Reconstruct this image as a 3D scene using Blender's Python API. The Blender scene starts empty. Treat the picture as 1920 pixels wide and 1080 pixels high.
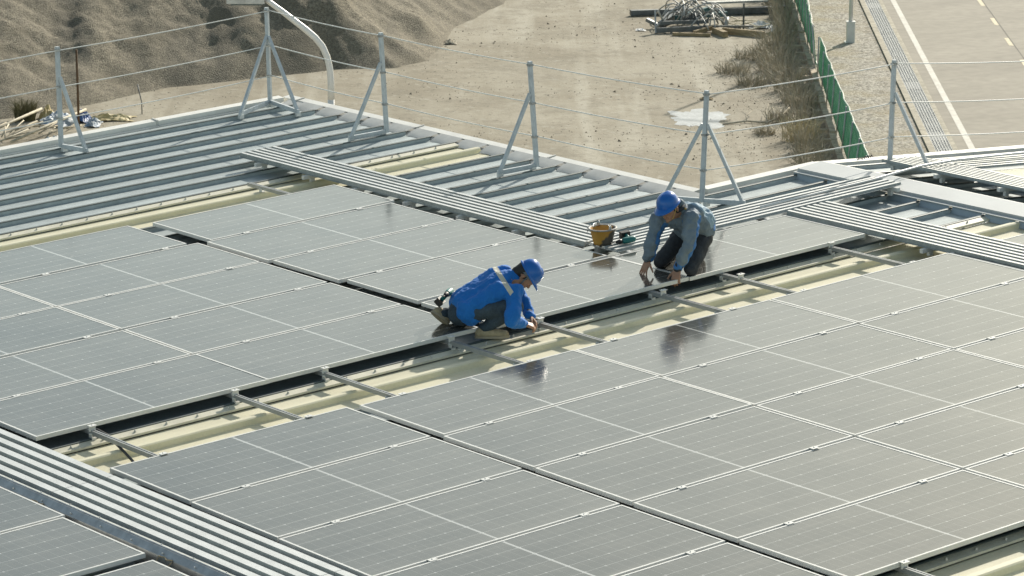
import bpy, bmesh, math, random
from mathutils import Vector, Matrix, noise
S = bpy.context.scene
C = bpy.context.collection
R = math.radians
rnd = random.Random(7)

# ------------------------------------------------------------------ camera, sky, sun, exposure
cd = bpy.data.cameras.new('camera'); cam = bpy.data.objects.new('camera', cd); C.objects.link(cam)
cr, cu, cb = Vector((.780793, -.62479, .000018)), Vector((.141084, .176339, .974166)), Vector((-.608652, -.76062, .225832))
cam.matrix_world = Matrix.Translation((-15.280169, -21.129095, 7.031619)) @ Matrix((cr, cu, cb)).transposed().to_4x4()
cd.sensor_width = 36; cd.lens = 115.63; cd.clip_start = .5; cd.clip_end = 2000
cd.dof.use_dof = True; cd.dof.focus_distance = 29; cd.dof.aperture_fstop = 11
S.camera = cam
SUN = Vector((.79, .37, .49)).normalized()
w = bpy.data.worlds.new('World'); S.world = w; w.use_nodes = True
nt = w.node_tree; bg = nt.nodes['Background']
sky = nt.nodes.new('ShaderNodeTexSky'); sky.sky_type = 'NISHITA'; sky.sun_disc = False
sky.sun_elevation = math.asin(SUN.z); sky.sun_rotation = math.atan2(SUN.x, SUN.y)
sky.air_density = 1.0; sky.dust_density = 1.15; sky.ozone_density = 1.0
hs = nt.nodes.new('ShaderNodeHueSaturation'); hs.inputs['Saturation'].default_value = .8
tn = nt.nodes.new('ShaderNodeMix'); tn.data_type = 'RGBA'; tn.blend_type = 'MULTIPLY'; tn.inputs[0].default_value = 1; tn.inputs[7].default_value = (1, .985, .825, 1)
nt.links.new(sky.outputs[0], hs.inputs['Color']); nt.links.new(hs.outputs[0], tn.inputs[6]); nt.links.new(tn.outputs[2], bg.inputs[0]); bg.inputs[1].default_value = .126
sd = bpy.data.lights.new('sun', 'SUN'); sun = bpy.data.objects.new('sun', sd); C.objects.link(sun)
sd.energy = 4.3; sd.angle = R(.6); sd.color = (1, .93, .82)
sun.matrix_world = Matrix.Translation((0, 0, 40)) @ SUN.to_track_quat('Z', 'Y').to_matrix().to_4x4()
S.view_settings.view_transform = 'Standard'; S.view_settings.look = 'None'
S.cycles.caustics_reflective = False; S.cycles.caustics_refractive = False
S.view_settings.exposure = .45; S.view_settings.gamma = 1

# ------------------------------------------------------------------ frames
PITCH = R(2.72)
ROOF = Matrix.Rotation(-PITCH, 4, 'Y')                 # roof frame: x up the slope, y across, z off the sheet
RX, RZ = 9.0, -.09
ROOF2 = ROOF @ Matrix.Translation((RX, 0, 0)) @ Matrix.Rotation(R(6.2), 4, 'Y') @ Matrix.Translation((-RX, 0, 0))
WORLD = Matrix.Identity(4)
UPR = Vector((math.sin(PITCH), 0, math.cos(PITCH)))    # gravity up in the roof frame
ZG = -7.5

# ------------------------------------------------------------------ materials
def mat(name, col, rough=.6, metal=0, var=.12, scale=3, bump=0, bscale=40, col2=None, detail=6, stretch=None, spec=.5, fine=0, fscale=60):
    m = bpy.data.materials.new(name); m.use_nodes = True
    t = m.node_tree; b = t.nodes['Principled BSDF']
    b.inputs['Roughness'].default_value = rough; b.inputs['Metallic'].default_value = metal
    b.inputs['Specular IOR Level'].default_value = spec
    tc = t.nodes.new('ShaderNodeTexCoord'); src = tc.outputs['Object']
    if stretch:
        mp = t.nodes.new('ShaderNodeMapping'); mp.inputs['Scale'].default_value = stretch
        t.links.new(src, mp.inputs[0]); vec = mp.outputs[0]
    else: vec = src
    n = t.nodes.new('ShaderNodeTexNoise'); n.inputs['Scale'].default_value = scale; n.inputs['Detail'].default_value = detail
    n.inputs['Roughness'].default_value = .65
    t.links.new(vec, n.inputs['Vector'])
    rp = t.nodes.new('ShaderNodeValToRGB')
    c2 = col2 or tuple(max(0, c * (1 - 2 * var)) for c in col)
    rp.color_ramp.elements[0].position = .3; rp.color_ramp.elements[1].position = .7
    rp.color_ramp.elements[0].color = (*c2, 1); rp.color_ramp.elements[1].color = (*[min(1, c * (1 + (var if not col2 else 0))) for c in col], 1)
    t.links.new(n.outputs['Fac'], rp.inputs[0]); out = rp.outputs[0]
    if fine:
        f = t.nodes.new('ShaderNodeTexNoise'); f.inputs['Scale'].default_value = fscale; f.inputs['Detail'].default_value = 3
        t.links.new(src, f.inputs['Vector'])
        mr = t.nodes.new('ShaderNodeMapRange'); mr.inputs[1].default_value = .3; mr.inputs[2].default_value = .7
        mr.inputs[3].default_value = 1 - fine; mr.inputs[4].default_value = 1 + fine
        t.links.new(f.outputs['Fac'], mr.inputs[0])
        mx = t.nodes.new('ShaderNodeVectorMath'); mx.operation = 'SCALE'
        t.links.new(out, mx.inputs[0]); t.links.new(mr.outputs[0], mx.inputs['Scale']); out = mx.outputs[0]
    t.links.new(out, b.inputs['Base Color'])
    if bump:
        nb = t.nodes.new('ShaderNodeTexNoise'); nb.inputs['Scale'].default_value = bscale; nb.inputs['Detail'].default_value = 4
        t.links.new(src, nb.inputs['Vector'])
        bp = t.nodes.new('ShaderNodeBump'); bp.inputs['Strength'].default_value = bump; bp.inputs['Distance'].default_value = .02
        t.links.new(nb.outputs['Fac'], bp.inputs['Height']); t.links.new(bp.outputs[0], b.inputs['Normal'])
    return m

class NG:                                             # terse node maths
    def __init__(s, m): s.t = m.node_tree; s.N = s.t.nodes; s.L = s.t.links
    def put(s, i, v):
        if hasattr(v, 'is_linked') or hasattr(v, 'node'): s.L.new(v, i)
        else: i.default_value = v
    def m(s, op, a, b=0., c=0.):
        n = s.N.new('ShaderNodeMath'); n.operation = op
        for i, v in enumerate((a, b, c)): s.put(n.inputs[i], v)
        return n.outputs[0]
    def noise(s, vec, scale, detail=4, rough=.55):
        n = s.N.new('ShaderNodeTexNoise'); n.inputs['Scale'].default_value = scale; n.inputs['Detail'].default_value = detail
        n.inputs['Roughness'].default_value = rough
        s.L.new(vec, n.inputs['Vector']); return n.outputs['Fac']
    def mix(s, f, a, b):
        n = s.N.new('ShaderNodeMix'); n.data_type = 'RGBA'
        s.put(n.inputs[0], f); s.put(n.inputs[6], a); s.put(n.inputs[7], b); return n.outputs[2]
    def ramp(s, v, a, b, lo=0., hi=1.):
        n = s.N.new('ShaderNodeMapRange'); s.put(n.inputs[0], v)
        for i, x in zip((1, 2, 3, 4), (a, b, lo, hi)): n.inputs[i].default_value = x
        return n.outputs[0]
    def scale(s, vec, k):
        n = s.N.new('ShaderNodeMapping'); n.inputs['Scale'].default_value = k; s.L.new(vec, n.inputs[0]); return n.outputs[0]
    def dot(s, vec, v):
        n = s.N.new('ShaderNodeVectorMath'); n.operation = 'DOT_PRODUCT'; s.L.new(vec, n.inputs[0]); n.inputs[1].default_value = v
        return n.outputs['Value']

PL, PW = 2.278, 1.134
def glass_mat():
    m = bpy.data.materials.new('module_glass'); m.use_nodes = True
    g = NG(m); b = g.N['Principled BSDF']
    tc = g.N.new('ShaderNodeTexCoord'); o = tc.outputs['Object']
    sp = g.N.new('ShaderNodeSeparateXYZ'); g.L.new(o, sp.inputs[0])
    x, y = sp.outputs[0], sp.outputs[1]
    ux = g.m('SUBTRACT', g.m('ABSOLUTE', g.m('SUBTRACT', x, PL / 2)), .010)
    px = (PL / 2 - .010 - .022) / 12; uy = g.m('SUBTRACT', y, .020); py = (PW - .040) / 6
    dx = g.m('PINGPONG', ux, px / 2); dx2 = g.m('PINGPONG', ux, px); dy = g.m('PINGPONG', uy, py / 2)
    ly = g.m('LESS_THAN', dy, .0024); lx = g.m('LESS_THAN', dx, .0014)
    dot = g.m('LESS_THAN', g.m('ADD', dx2, dy), .011)
    bar = g.m('LESS_THAN', ux, 0.)
    ln = g.m('MAXIMUM', g.m('MAXIMUM', g.m('MULTIPLY', ly, .43), g.m('MULTIPLY', lx, .20)), g.m('MAXIMUM', g.m('MULTIPLY', dot, .6), g.m('MULTIPLY', bar, .62)))
    bus = g.m('MULTIPLY', g.m('LESS_THAN', g.m('PINGPONG', uy, py / 20), .0004), .05)
    oi = g.N.new('ShaderNodeObjectInfo')
    ov = g.N.new('ShaderNodeVectorMath'); ov.operation = 'ADD'; g.L.new(o, ov.inputs[0])
    sc = g.N.new('ShaderNodeVectorMath'); sc.operation = 'SCALE'; sc.inputs[0].default_value = (37, 11, 5); g.L.new(oi.outputs['Random'], sc.inputs['Scale'])
    g.L.new(sc.outputs[0], ov.inputs[1]); rv = ov.outputs[0]
    cell = g.mix(g.noise(rv, 1.2, 3), (.012, .017, .020, 1), (.020, .025, .026, 1))
    lined = g.mix(ln, cell, (.62, .63, .62, 1))
    lined = g.mix(bus, lined, (.3, .3, .3, 1))
    du = g.ramp(g.noise(rv, 1.7, 6, .6), .3, .75, .05, .17)
    du = g.m('ADD', du, g.ramp(oi.outputs['Random'], 0, 1, -.03, .06))
    du = g.m('ADD', du, g.ramp(g.noise(g.scale(rv, (.5, 9, 1)), 1.5, 4, .6), .5, .72, 0, .09))
    fine = g.ramp(g.noise(rv, 55, 3, .7), .62, .8, 0, .12)
    splat = g.ramp(g.noise(rv, 9, 2, .5), .73, .79, 0, .3)
    edge = g.ramp(y, .0, .10, .10, 0)
    du = g.m('ADD', g.m('ADD', g.m('ADD', du, fine), splat), edge)
    du = g.m('MINIMUM', du, .6)
    g.L.new(g.mix(du, lined, (.40, .38, .33, 1)), b.inputs['Base Color'])
    g.L.new(g.ramp(g.noise(rv, 3, 5, .6), .3, .7, .085, .15), b.inputs['Roughness'])
    b.inputs['IOR'].default_value = 1.9
    b.inputs['Specular Tint'].default_value = (1, .995, .915, 1)
    bp = g.N.new('ShaderNodeBump'); bp.inputs['Strength'].default_value = .02; bp.inputs['Distance'].default_value = .02
    g.L.new(g.noise(rv, 2.2, 2), bp.inputs['Height']); g.L.new(bp.outputs[0], b.inputs['Normal'])
    return m

M = {}
M['glass'] = glass_mat()
M['frame'] = mat('anodised_aluminium', (.68, .68, .65), .4, .05, .05, 6)
M['alu'] = mat('mill_aluminium', (.62, .63, .62), .36, .45, .08, 5)
M['plank'] = mat('grating_aluminium', (.62, .63, .62), .42, .3, .08, 4, fine=.08)
M['valley'] = mat('shaded_valley', (.32, .35, .345), .5, .2, .1, 4, fine=.15, fscale=40)  # plank metal darkened: shade between the ribs is put into the colour
M['rail'] = mat('rail_aluminium', (.40, .41, .405), .4, .35, .08, 5)
M['galv'] = mat('galvanised_steel', (.40, .42, .43), .33, .75, .15, 9)
M['post'] = mat('post_steel', (.54, .58, .60), .55, .0, .10, 12, spec=.25)
M['roof'] = mat('coated_roof_sheet', (.425, .475, .475), .42, .1, .13, 1.3, stretch=(.5, 2.5, 1), fine=.09, fscale=14, detail=9)
M['roofdark'] = mat('coated_roof_flashing', (.33, .385, .42), .45, .25, .08, 3)
M['frp'] = mat('fibreglass_skylight', (.88, .84, .64), .45, 0, .06, 2.5, stretch=(.6, 3, 1), fine=.05, fscale=50)
def translucent(m, col, f):
    t = m.node_tree; b_ = t.nodes['Principled BSDF']; tr = t.nodes.new('ShaderNodeBsdfTranslucent'); tr.inputs[0].default_value = (*col, 1)
    mx = t.nodes.new('ShaderNodeMixShader'); mx.inputs[0].default_value = f
    t.links.new(b_.outputs[0], mx.inputs[1]); t.links.new(tr.outputs[0], mx.inputs[2]); t.links.new(mx.outputs[0], t.nodes['Material Output'].inputs[0])
translucent(M['frp'], (.80, .74, .34), .26)
M['flange'] = mat('skylight_flange', (.60, .58, .46), .5, 0, .10, 5, fine=.05)
M['coping'] = mat('white_coated_coping', (.72, .71, .66), .45, 0, .07, 3, stretch=(1, 1, 5), fine=.04)
M['closure'] = mat('pan_end_closure', (.52, .52, .49), .5, .0, .08, 5)
M['wall'] = mat('wall_sheet', (.62, .62, .60), .5, .1, .06, .4)
M['black'] = mat('black_rubber', (.018, .018, .018), .5)
M['dirt'] = mat('dark_sealant', (.05, .045, .04), .8)
M['rope'] = mat('wire_rope', (.80, .79, .74), .5, 0, .05, 30)
M['lamp'] = mat('white_painted_steel', (.74, .74, .72), .35, 0, .06, 5)
M['lampglass'] = mat('lamp_lens', (.10, .13, .13), .25, .1, .2, 20)

# ------------------------------------------------------------------ mesh builder
class MB:
    def __init__(s): s.v = []; s.f = []; s.i = []; s.sm = []
    def add(s, vs, fs, mi=0, smooth=False):
        o = len(s.v); s.v += [Vector(v) for v in vs]
        for f in fs: s.f.append([o + k for k in f]); s.i.append(mi); s.sm.append(smooth)
        return s
    def box(s, lo, hi, mi=0, M4=None):
        (a, b, c), (d, e, f) = lo, hi
        vs = [Vector(p) for p in ((a, b, c), (d, b, c), (d, e, c), (a, e, c), (a, b, f), (d, b, f), (d, e, f), (a, e, f))]
        if M4: vs = [M4 @ v for v in vs]
        return s.add(vs, [(3, 2, 1, 0), (4, 5, 6, 7), (0, 1, 5, 4), (1, 2, 6, 5), (2, 3, 7, 6), (3, 0, 4, 7)], mi)
    def bar(s, p0, p1, w, h, up=(0, 0, 1), mi=0):
        p0, p1 = Vector(p0), Vector(p1); d = (p1 - p0); L = d.length; d.normalize(); up = Vector(up)
        x = d.cross(up)
        if x.length < 1e-4: x = d.cross(Vector((1, 0, 0)))
        x.normalize(); z = x.cross(d)
        m4 = Matrix((x, d, z)).transposed().to_4x4(); m4.translation = p0
        return s.box((-w / 2, 0, -h / 2), (w / 2, L, h / 2), mi, m4)
    def sweep(s, path, rad, n=8, mi=0, smooth=True, caps=True):
        path = [Vector(p) for p in path]; k = len(path)
        rad = rad if hasattr(rad, '__len__') else [rad] * k
        o = len(s.v); prev = None
        for j, p in enumerate(path):
            d = (path[min(j + 1, k - 1)] - path[max(j - 1, 0)]).normalized()
            if prev is None:
                a = d.orthogonal().normalized()
            else:
                a = (prev - d * prev.dot(d)).normalized()
            prev = a; b = d.cross(a)
            for q in range(n):
                t = 2 * math.pi * q / n; s.v.append(p + (a * math.cos(t) + b * math.sin(t)) * rad[j])
        for j in range(k - 1):
            for q in range(n):
                s.f.append([o + j * n + q, o + j * n + (q + 1) % n, o + (j + 1) * n + (q + 1) % n, o + (j + 1) * n + q]); s.i.append(mi); s.sm.append(smooth)
        if caps:
            s.f.append([o + q for q in range(n)][::-1]); s.i.append(mi); s.sm.append(False)
            s.f.append([o + (k - 1) * n + q for q in range(n)]); s.i.append(mi); s.sm.append(False)
        return s
    def prism(s, prof, axis, a, b, mi=0, mis=None):              # closed profile (u,v) run along x or y
        n = len(prof); P = lambda u, v, t: (t, u, v) if axis == 'x' else (u, t, v)
        vs = [P(u, v, a) for u, v in prof] + [P(u, v, b) for u, v in prof]
        fs = [(i, (i + 1) % n, n + (i + 1) % n, n + i) for i in range(n)] + [tuple(range(n))[::-1], tuple(range(n, 2 * n))]
        s.add(vs, fs, mi)
        if mis: s.i[-len(fs):-2] = mis
        return s
    def sheet(s, prof, axis, a, b, mi=0, segs=1):      # open profile
        n = len(prof); P = lambda u, v, t: (t, u, v) if axis == 'x' else (u, t, v)
        vs = [P(u, v, a + (b - a) * k / segs) for k in range(segs + 1) for u, v in prof]
        fs = [(k * n + i, k * n + i + 1, (k + 1) * n + i + 1, (k + 1) * n + i) for k in range(segs) for i in range(n - 1)]
        return s.add(vs, fs, mi)
    def lathe(s, prof, M4, n=24, mi=0):
        o = len(s.v); k = len(prof)
        for r, z in prof:
            for q in range(n):
                t = 2 * math.pi * q / n; s.v.append(M4 @ Vector((r * math.cos(t), r * math.sin(t), z)))
        for j in range(k - 1):
            for q in range(n):
                s.f.append([o + j * n + q, o + j * n + (q + 1) % n, o + (j + 1) * n + (q + 1) % n, o + (j + 1) * n + q]); s.i.append(mi); s.sm.append(True)
        return s
    def caps(s, p0, p1, r0, r1, n=14, rings=5, mi=0):  # tapered capsule, closed
        p0, p1 = Vector(p0), Vector(p1); d = p1 - p0
        if d.length < 1e-5: d = Vector((0, 0, 1e-4))
        L = d.length; d.normalize(); a = d.orthogonal().normalized(); b = d.cross(a); rows = []
        for k in range(rings + 1):
            t = -math.pi / 2 + math.pi / 2 * k / rings; rows.append((p0 + d * math.sin(t) * r0, max(1e-4, math.cos(t) * r0)))
        for k in range(rings + 1):
            t = math.pi / 2 * k / rings; rows.append((p0 + d * (L + math.sin(t) * r1), max(1e-4, math.cos(t) * r1)))
        o = len(s.v)
        for c, r in rows:
            for q in range(n):
                t = 2 * math.pi * q / n; s.v.append(c + (a * math.cos(t) + b * math.sin(t)) * r)
        for j in range(len(rows) - 1):
            for q in range(n):
                s.f.append([o + j * n + q, o + j * n + (q + 1) % n, o + (j + 1) * n + (q + 1) % n, o + (j + 1) * n + q]); s.i.append(mi); s.sm.append(True)
        s.f.append([o + q for q in range(n)][::-1]); s.i.append(mi); s.sm.append(True)
        s.f.append([o + (len(rows) - 1) * n + q for q in range(n)]); s.i.append(mi); s.sm.append(True)
        return s
    def chain(s, pts, rads, **k):
        for i in range(len(pts) - 1): s.caps(pts[i], pts[i + 1], rads[i], rads[i + 1], **k)
        return s

def tag(o, label=None, cat=None, group=None, kind=None):
    if label: o['label'] = label
    if cat: o['category'] = cat
    if group: o['group'] = group
    if kind: o['kind'] = kind
    return o
def empty(name, loc, frame=ROOF):
    o = bpy.data.objects.new(name, None); C.objects.link(o); o.empty_display_size = .2
    o['_'] = 0; del o['_']
    o.matrix_world = frame @ Matrix.Translation(loc); ORG[o.name] = Vector(loc); return o
ORG = {}
def build(name, mb, mats, parent=None, loc=None, frame=ROOF):
    """vertices are given in the frame; they are stored relative to the thing's origin"""
    if not isinstance(mats, (list, tuple)): mats = [mats]
    org = ORG[parent.name] if parent else Vector(loc or (0, 0, 0))
    me = bpy.data.meshes.new(name); me.from_pydata([v - org for v in mb.v], [], mb.f)
    for m in mats: me.materials.append(m)
    me.polygons.foreach_set('material_index', mb.i); me.polygons.foreach_set('use_smooth', mb.sm); me.update()
    o = bpy.data.objects.new(name, me); C.objects.link(o)
    if parent: o.parent = parent; ORG[o.name] = org
    else: o.matrix_world = frame @ Matrix.Translation(org); ORG[o.name] = org
    return o
def copy_tree(o, parent=None):
    c = o.copy(); C.objects.link(c)
    if parent: c.parent = parent
    for ch in list(o.children): copy_tree(ch, c)
    return c
NTH = ['first', 'second', 'third', 'fourth', 'fifth', 'sixth', 'seventh', 'eighth', 'ninth', 'tenth', 'eleventh', 'twelfth', 'thirteenth', 'fourteenth']

# ------------------------------------------------------------------ factory building: roof sheet, skylights, copings, ridge
PIT, S0 = .4525, 7.896
ST, SP = -.10, -.154                                    # seam top, pan level
XE, XR, YN, YE = 7.10, 8.57, 3.86, 11.37                # eave jog, ridge closure, notch edge, far edge
X0, Y0 = -9.0, -9.5
b = empty('factory_building', (0, 0, SP)); tag(b, 'metal roofed factory building with standing seams and yellowed skylight strips', 'building')
SKY = [(0, 2), (15, 17), (30, 32)]
def seamY(k): return S0 - PIT * k
def seam_prof(y):                                       # far side to near side, folded lock on top of the web
    return [(y + .010, SP), (y + .006, ST - .014), (y + .016, ST - .010), (y + .012, ST), (y - .012, ST), (y - .020, ST - .004), (y - .018, ST - .009), (y - .006, ST - .015), (y - .010, SP + .006), (y - .022, SP)]
def roof_runs(ytop, ybot, x0, x1, mb):
    prof = [(ytop, SP)]
    k = math.ceil((S0 - ytop) / PIT)
    while seamY(k) > ybot + .05:
        y = seamY(k); prof += seam_prof(y)
        sk = [s for s in SKY if s[0] == k]
        if sk:
            prof[-1] = (y - .024, SP - .02)
            mb.sheet(prof, 'x', x0, x1); prof = [(seamY(k + 2) + .02, SP - .02)] ; k += 2; continue
        k += 1
    prof.append((ybot, SP)); mb.sheet(prof, 'x', x0, x1)
rf = MB()
roof_runs(YE, YN, X0, XE, rf); 
roof_runs(YN, Y0, X0, XR, rf)
def lock_faces(mb):                                     # shade on the folded locks is painted in as a dark face colour
    for q, f in enumerate(mb.f):
        if sum(mb.v[k].z for k in f) / len(f) > ST - .0135: mb.i[q] = 1
lock_faces(rf); M['lock'] = mat('shaded_seam_lock', (.085, .11, .11), .5, .1, .15, 3)
build('roof_sheet', rf, [M['roof'], M['lock']], b)
def skylight(k, x1):
    y = seamY(k); yc = y - PIT; ye = y - 2 * PIT; m = MB()
    F = SP - .004
    m.sheet([(y - .094, F + .002), (y - .13, F), (yc + .085, F), (yc + .060, F + .008), (yc + .048, ST - .014), (yc + .038, ST - .002), (yc + .014, ST - .004), (yc + .006, ST + .005), (yc - .030, ST + .004), (yc - .042, ST - .006), (yc - .052, F + .008), (yc - .078, F), (ye + .02, F)], 'x', X0, x1)
    o = build('skylight_strip', m, M['frp'], b)
    f = MB(); f.prism([(y - .024, ST - .010), (y - .100, ST - .026), (y - .102, SP + .010), (y - .024, ST - .018)], 'x', X0, x1)
    fl = build('skylight_flange', f, M['flange'], o)
    x = x1 - .3; first = None; n = Vector((0, -.15, 1)).normalized()
    while x > (-2.6 if k else -.6):
        c = Vector((x, y - .062, ST - .018))
        if first is None:
            sc = MB(); sc.caps(c, c + n * .012, .011, .008, n=8, rings=2); first = build('screw', sc, M['closure'], o); xf = x
        else:
            q = first.copy(); C.objects.link(q); q.location.x += x - xf
        x -= .305
    return o
skylight(0, XE); skylight(15, XR); skylight(30, XR)
def cope(a, c, off, axis, sgn, zt=-.085, joint=2.4, zi=-.14, inner=True):
    """two stepped white flashings along x or y; off = pan edge, sgn = outward"""
    t = a; n = 0
    while t < c - .01:
        e = min(t + joint, c); m = MB()
        P = lambda u0, u1, z0, z1: [(off + sgn * u0, z0), (off + sgn * u1, z0), (off + sgn * u1, z1), (off + sgn * u0, z1)]
        if inner: m.prism([(off, SP - .2), (off + sgn * .05, SP - .2), (off + sgn * .05, zi + .004), (off + sgn * .012, zi)], axis, t + .003, e - .003)
        m.prism([(off + sgn * .052, SP - .3), (off + sgn * .16, SP - .3), (off + sgn * .16, zt + .012), (off + sgn * .056, zt)], axis, t + .0015, e - .0015)
        cp = build('parapet_coping', m, M['coping'], b)
        if e < c - .01:
            q = MB(); q.prism([(off + sgn * .048, zi + .006), (off + sgn * .054, zi + .006), (off + sgn * .054, zt + .004), (off + sgn * .165, zt + .016), (off + sgn * .165, zt + .022), (off + sgn * .048, zt + .010)], axis, e - .012, e + .012)
            build('lap_joint', q, M['closure'], cp)
        t = e; n += 1
cope(X0, XE + .12, YE, 'x', 1)
cope(YN + .16, YE + .162, XE + .12, 'y', 1, zt=-.10, zi=-.2, inner=False)
cope(XE + .282, RX, YN, 'x', 1, zt=-.075, zi=-.145)
k = -7
while seamY(k + 1) > YN - .1:                           # upturned pan ends behind the eave coping
    ya, yb = seamY(k) - .026, seamY(k + 1) + .020
    m = MB(); n = 5
    for i in range(n + 1):
        t = i / n; z = SP + .004 + .060 * t ** .8; x = XE - .045 + .2 * t; s_ = .07 * (1 - t)
        m.v += [Vector((x, ya - s_ * .4, z)), Vector((x + .03 * (1 - t), ya - s_ - .05, z)), Vector((x + .03 * (1 - t), yb + s_ + .05, z)), Vector((x, yb + s_ * .4, z))]
    for i in range(n):
        for j in range(3): m.f.append([i * 4 + j, i * 4 + j + 1, (i + 1) * 4 + j + 1, (i + 1) * 4 + j]); m.i.append(0); m.sm.append(True)
    build('pan_end_closure', m, M['closure'], b); k += 1
m = MB(); m.prism([(XE + .012, SP - .2), (XE + .162, SP - .2), (XE + .162, SP + .045), (XE + .03, SP + .012)], 'y', YN + .17, YE)
build('eave_flashing', m, M['closure'], b)
m = MB(); k = 9                                         # ridge: closures between seams, flange, cap
while seamY(k + 1) > Y0:
    ya, yb = (seamY(k) - .022 if k > 9 else YN), seamY(k + 1) + .022
    m.add([(XR - .035, ya, SP + .002), (XR - .035, yb, SP + .002), (XR + .004, yb, ST + .012), (XR + .004, ya, ST + .012)], [(0, 1, 2, 3), (3, 2, 1, 0)][:1]); k += 1
build('ridge_closure', m, M['roofdark'], b)
m = MB(); m.prism([(XR - .012, ST + .014), (XR + .05, ST + .014), (XR + .05, ST + .022), (XR - .012, ST + .022)], 'y', Y0, YN)
m.prism([(XR + .052, -.055 - .04), (XR + .46, -.09), (XR + .46, -.045), (XR + .40, -.03), (XR + .052, -.05)], 'y', Y0, YN - .002)
build('ridge_cap', m, mat('ridge_flashing', (.49, .51, .51), .45, .05, .05, 2), b)
for p, d in (((XE + .1705, 9.55, -.135), (0, -1, 0)), ((XE + .1705, 4.22, -.135), (0, -1, 0)), ((9.55, YN + .0505, -.118), (1, 0, 0))):   # dark scrawled marks on the inner faces
    p, d = Vector(p), Vector(d); m = MB(); q = Matrix.Rotation(R(90), 3, 'Z') @ d
    m.sweep([p + d * (.016 * i) + Vector((0, 0, .014 * (-1) ** i * (1 - .06 * (i % 5)))) for i in range(16)], [.0035 + .002 * (i % 3) for i in range(16)], 5)
    build('dark_mark', m, M['dirt'], b)
# far slope
r2 = Matrix.Translation((RX, 0, 0)) @ Matrix.Rotation(R(6.2), 4, 'Y') @ Matrix.Translation((-RX, 0, 0))
m = MB(); roof_runs(YN, Y0, RX + .05, 16, m)
lock_faces(m); m.v = [r2 @ v for v in m.v]; build('roof_sheet', m, [M['roof'], M['lock']], b)
for t in range(3):
    m = MB(); x0, x1 = RX + .002 + 2.4 * t, RX + 2.4 * (t + 1) - .002
    m.prism([(YN, SP - .2), (YN + .05, SP - .2), (YN + .05, -.136), (YN + .012, -.14)], 'x', x0, x1)
    m.prism([(YN + .052, SP - .3), (YN + .16, SP - .3), (YN + .16, -.068), (YN + .056, -.08)], 'x', x0, x1)
    m.v = [r2 @ v for v in m.v]; build('parapet_coping', m, M['coping'], b)
m = MB()                                               # walls under the eaves
hz = -8.4
m.box((X0 + .2, Y0 + .2, hz), (XE + .1, YE + .03, SP - .21)); m.box((XE + .1, Y0 + .2, hz), (15.8, YN + .03, SP - 1.1))
build('wall', m, M['wall'], b)

# ------------------------------------------------------------------ solar panels
def make_panel():
    o = empty('solar_panel', (0, 0, 0)); T = .035; W_ = .0175
    m = MB()
    m.box((0, 0, -T), (PL, W_, 0)); m.box((0, PW - W_, -T), (PL, PW, 0)); m.box((0, W_, -T), (W_, PW - W_, 0)); m.box((PL - W_, W_, -T), (PL, PW - W_, 0))
    build('frame', m, M['frame'], o)
    g = MB(); g.box((W_, W_, -.008), (PL - W_, PW - W_, -.0025)); build('glass', g, M['glass'], o)
    return o
proto = make_panel(); used = [False]
def panel(x, y, label, group, z=0, frame=ROOF, rz=0, tilt=None, w=PW):
    o = copy_tree(proto) if used[0] else proto
    used[0] = True
    t = tilt or (rnd.gauss(0, .0012), rnd.gauss(0, .0012))
    o.matrix_world = frame @ Matrix.Translation((x, y, z + rnd.uniform(-.001, .001))) @ Matrix.Rotation(t[0], 4, 'X') @ Matrix.Rotation(t[1], 4, 'Y') @ Matrix.Rotation(rz, 4, 'Z') @ Matrix.Diagonal((1, w / PW, 1, 1))
    tag(o, label, 'solar panel', group)
    return o
G = 'solar panels fixed on the metal roof'
rowU = [1.182, 2.335, 3.497, 4.620, 5.768]; widU = [1.118, 1.112, 1.100, 1.085, 1.088]
side = ['nearest the skylight gap', 'second from the skylight gap', 'third from the skylight gap', 'fourth from the skylight gap', 'nearest the far skylight']
for r, y in enumerate(rowU):
    for c in (0, -1, -2):
        x = {0: -.075, -1: -2.37, -2: -4.665}[c] + (-.09 if r == 4 and c == 0 else 0)
        if c == -1 and r == 0: x = -2.335
        if c == -2 and r == 0: continue
        nm = {0: 'right column', -1: 'middle column', -2: 'left column'}[c]
        panel(x, y, f'grey panel of the left array, {nm}, row {side[r]}', G, w=widU[r])
xM = {1: 2.365, 2: 2.345, 3: 2.30, 4: 2.37}
panel(2.362, 1.128, 'solar panel both workers are holding down at its edge', G, w=1.115)
panel(4.648, 1.120, 'solar panel under the kneeling worker, bordering the upper walkway', G)
for r, (x, y, wd) in {1: (2.375, 2.312, 1.105), 2: (2.315, 3.468, 1.085), 3: (2.288, 4.598, 1.068), 4: (2.36, 5.705, 1.072)}.items():
    panel(x, y, f'panel of the block below the long walkway, row {side[r]}', G, w=wd)
cols = ['first', 'second', 'third', 'fourth']
rows = ['top row beside the skylight', 'second row down', 'third row down', 'fourth row down', 'fifth row down', 'sixth row down']
YS3 = -4.62
for r in range(5):
    for c in range(4):
        panel(c * 2.302 + (.012 if r else .03) - .008 * r, -1.130 - r * 1.163, f'panel of right array, {cols[c]} column from the black gap, {rows[r]}', G)
for r in range(6):
    panel(-2.345 - .012 * r, .052 - 1.134 - r * 1.170, f'panel of the lower left array beside the ribbed walkway, {rows[r]}', G)
for r, (y, x) in enumerate([(1.60, -3.20), (.44, -3.20), (-.725, -3.235), (-2.02, -3.275), (-3.18, -3.28)]):
    panel(x - PL, y - PW, f'panel left of the cable tray, {NTH[r]} from the top', G)
panel(10.12, 1.36, 'panel on the far roof slope beside the crossing walkways', G, frame=ROOF2, z=.0)
panel(10.12, .2, 'panel on the far roof slope nearest the right picture edge', G, frame=ROOF2, z=.0)

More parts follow.
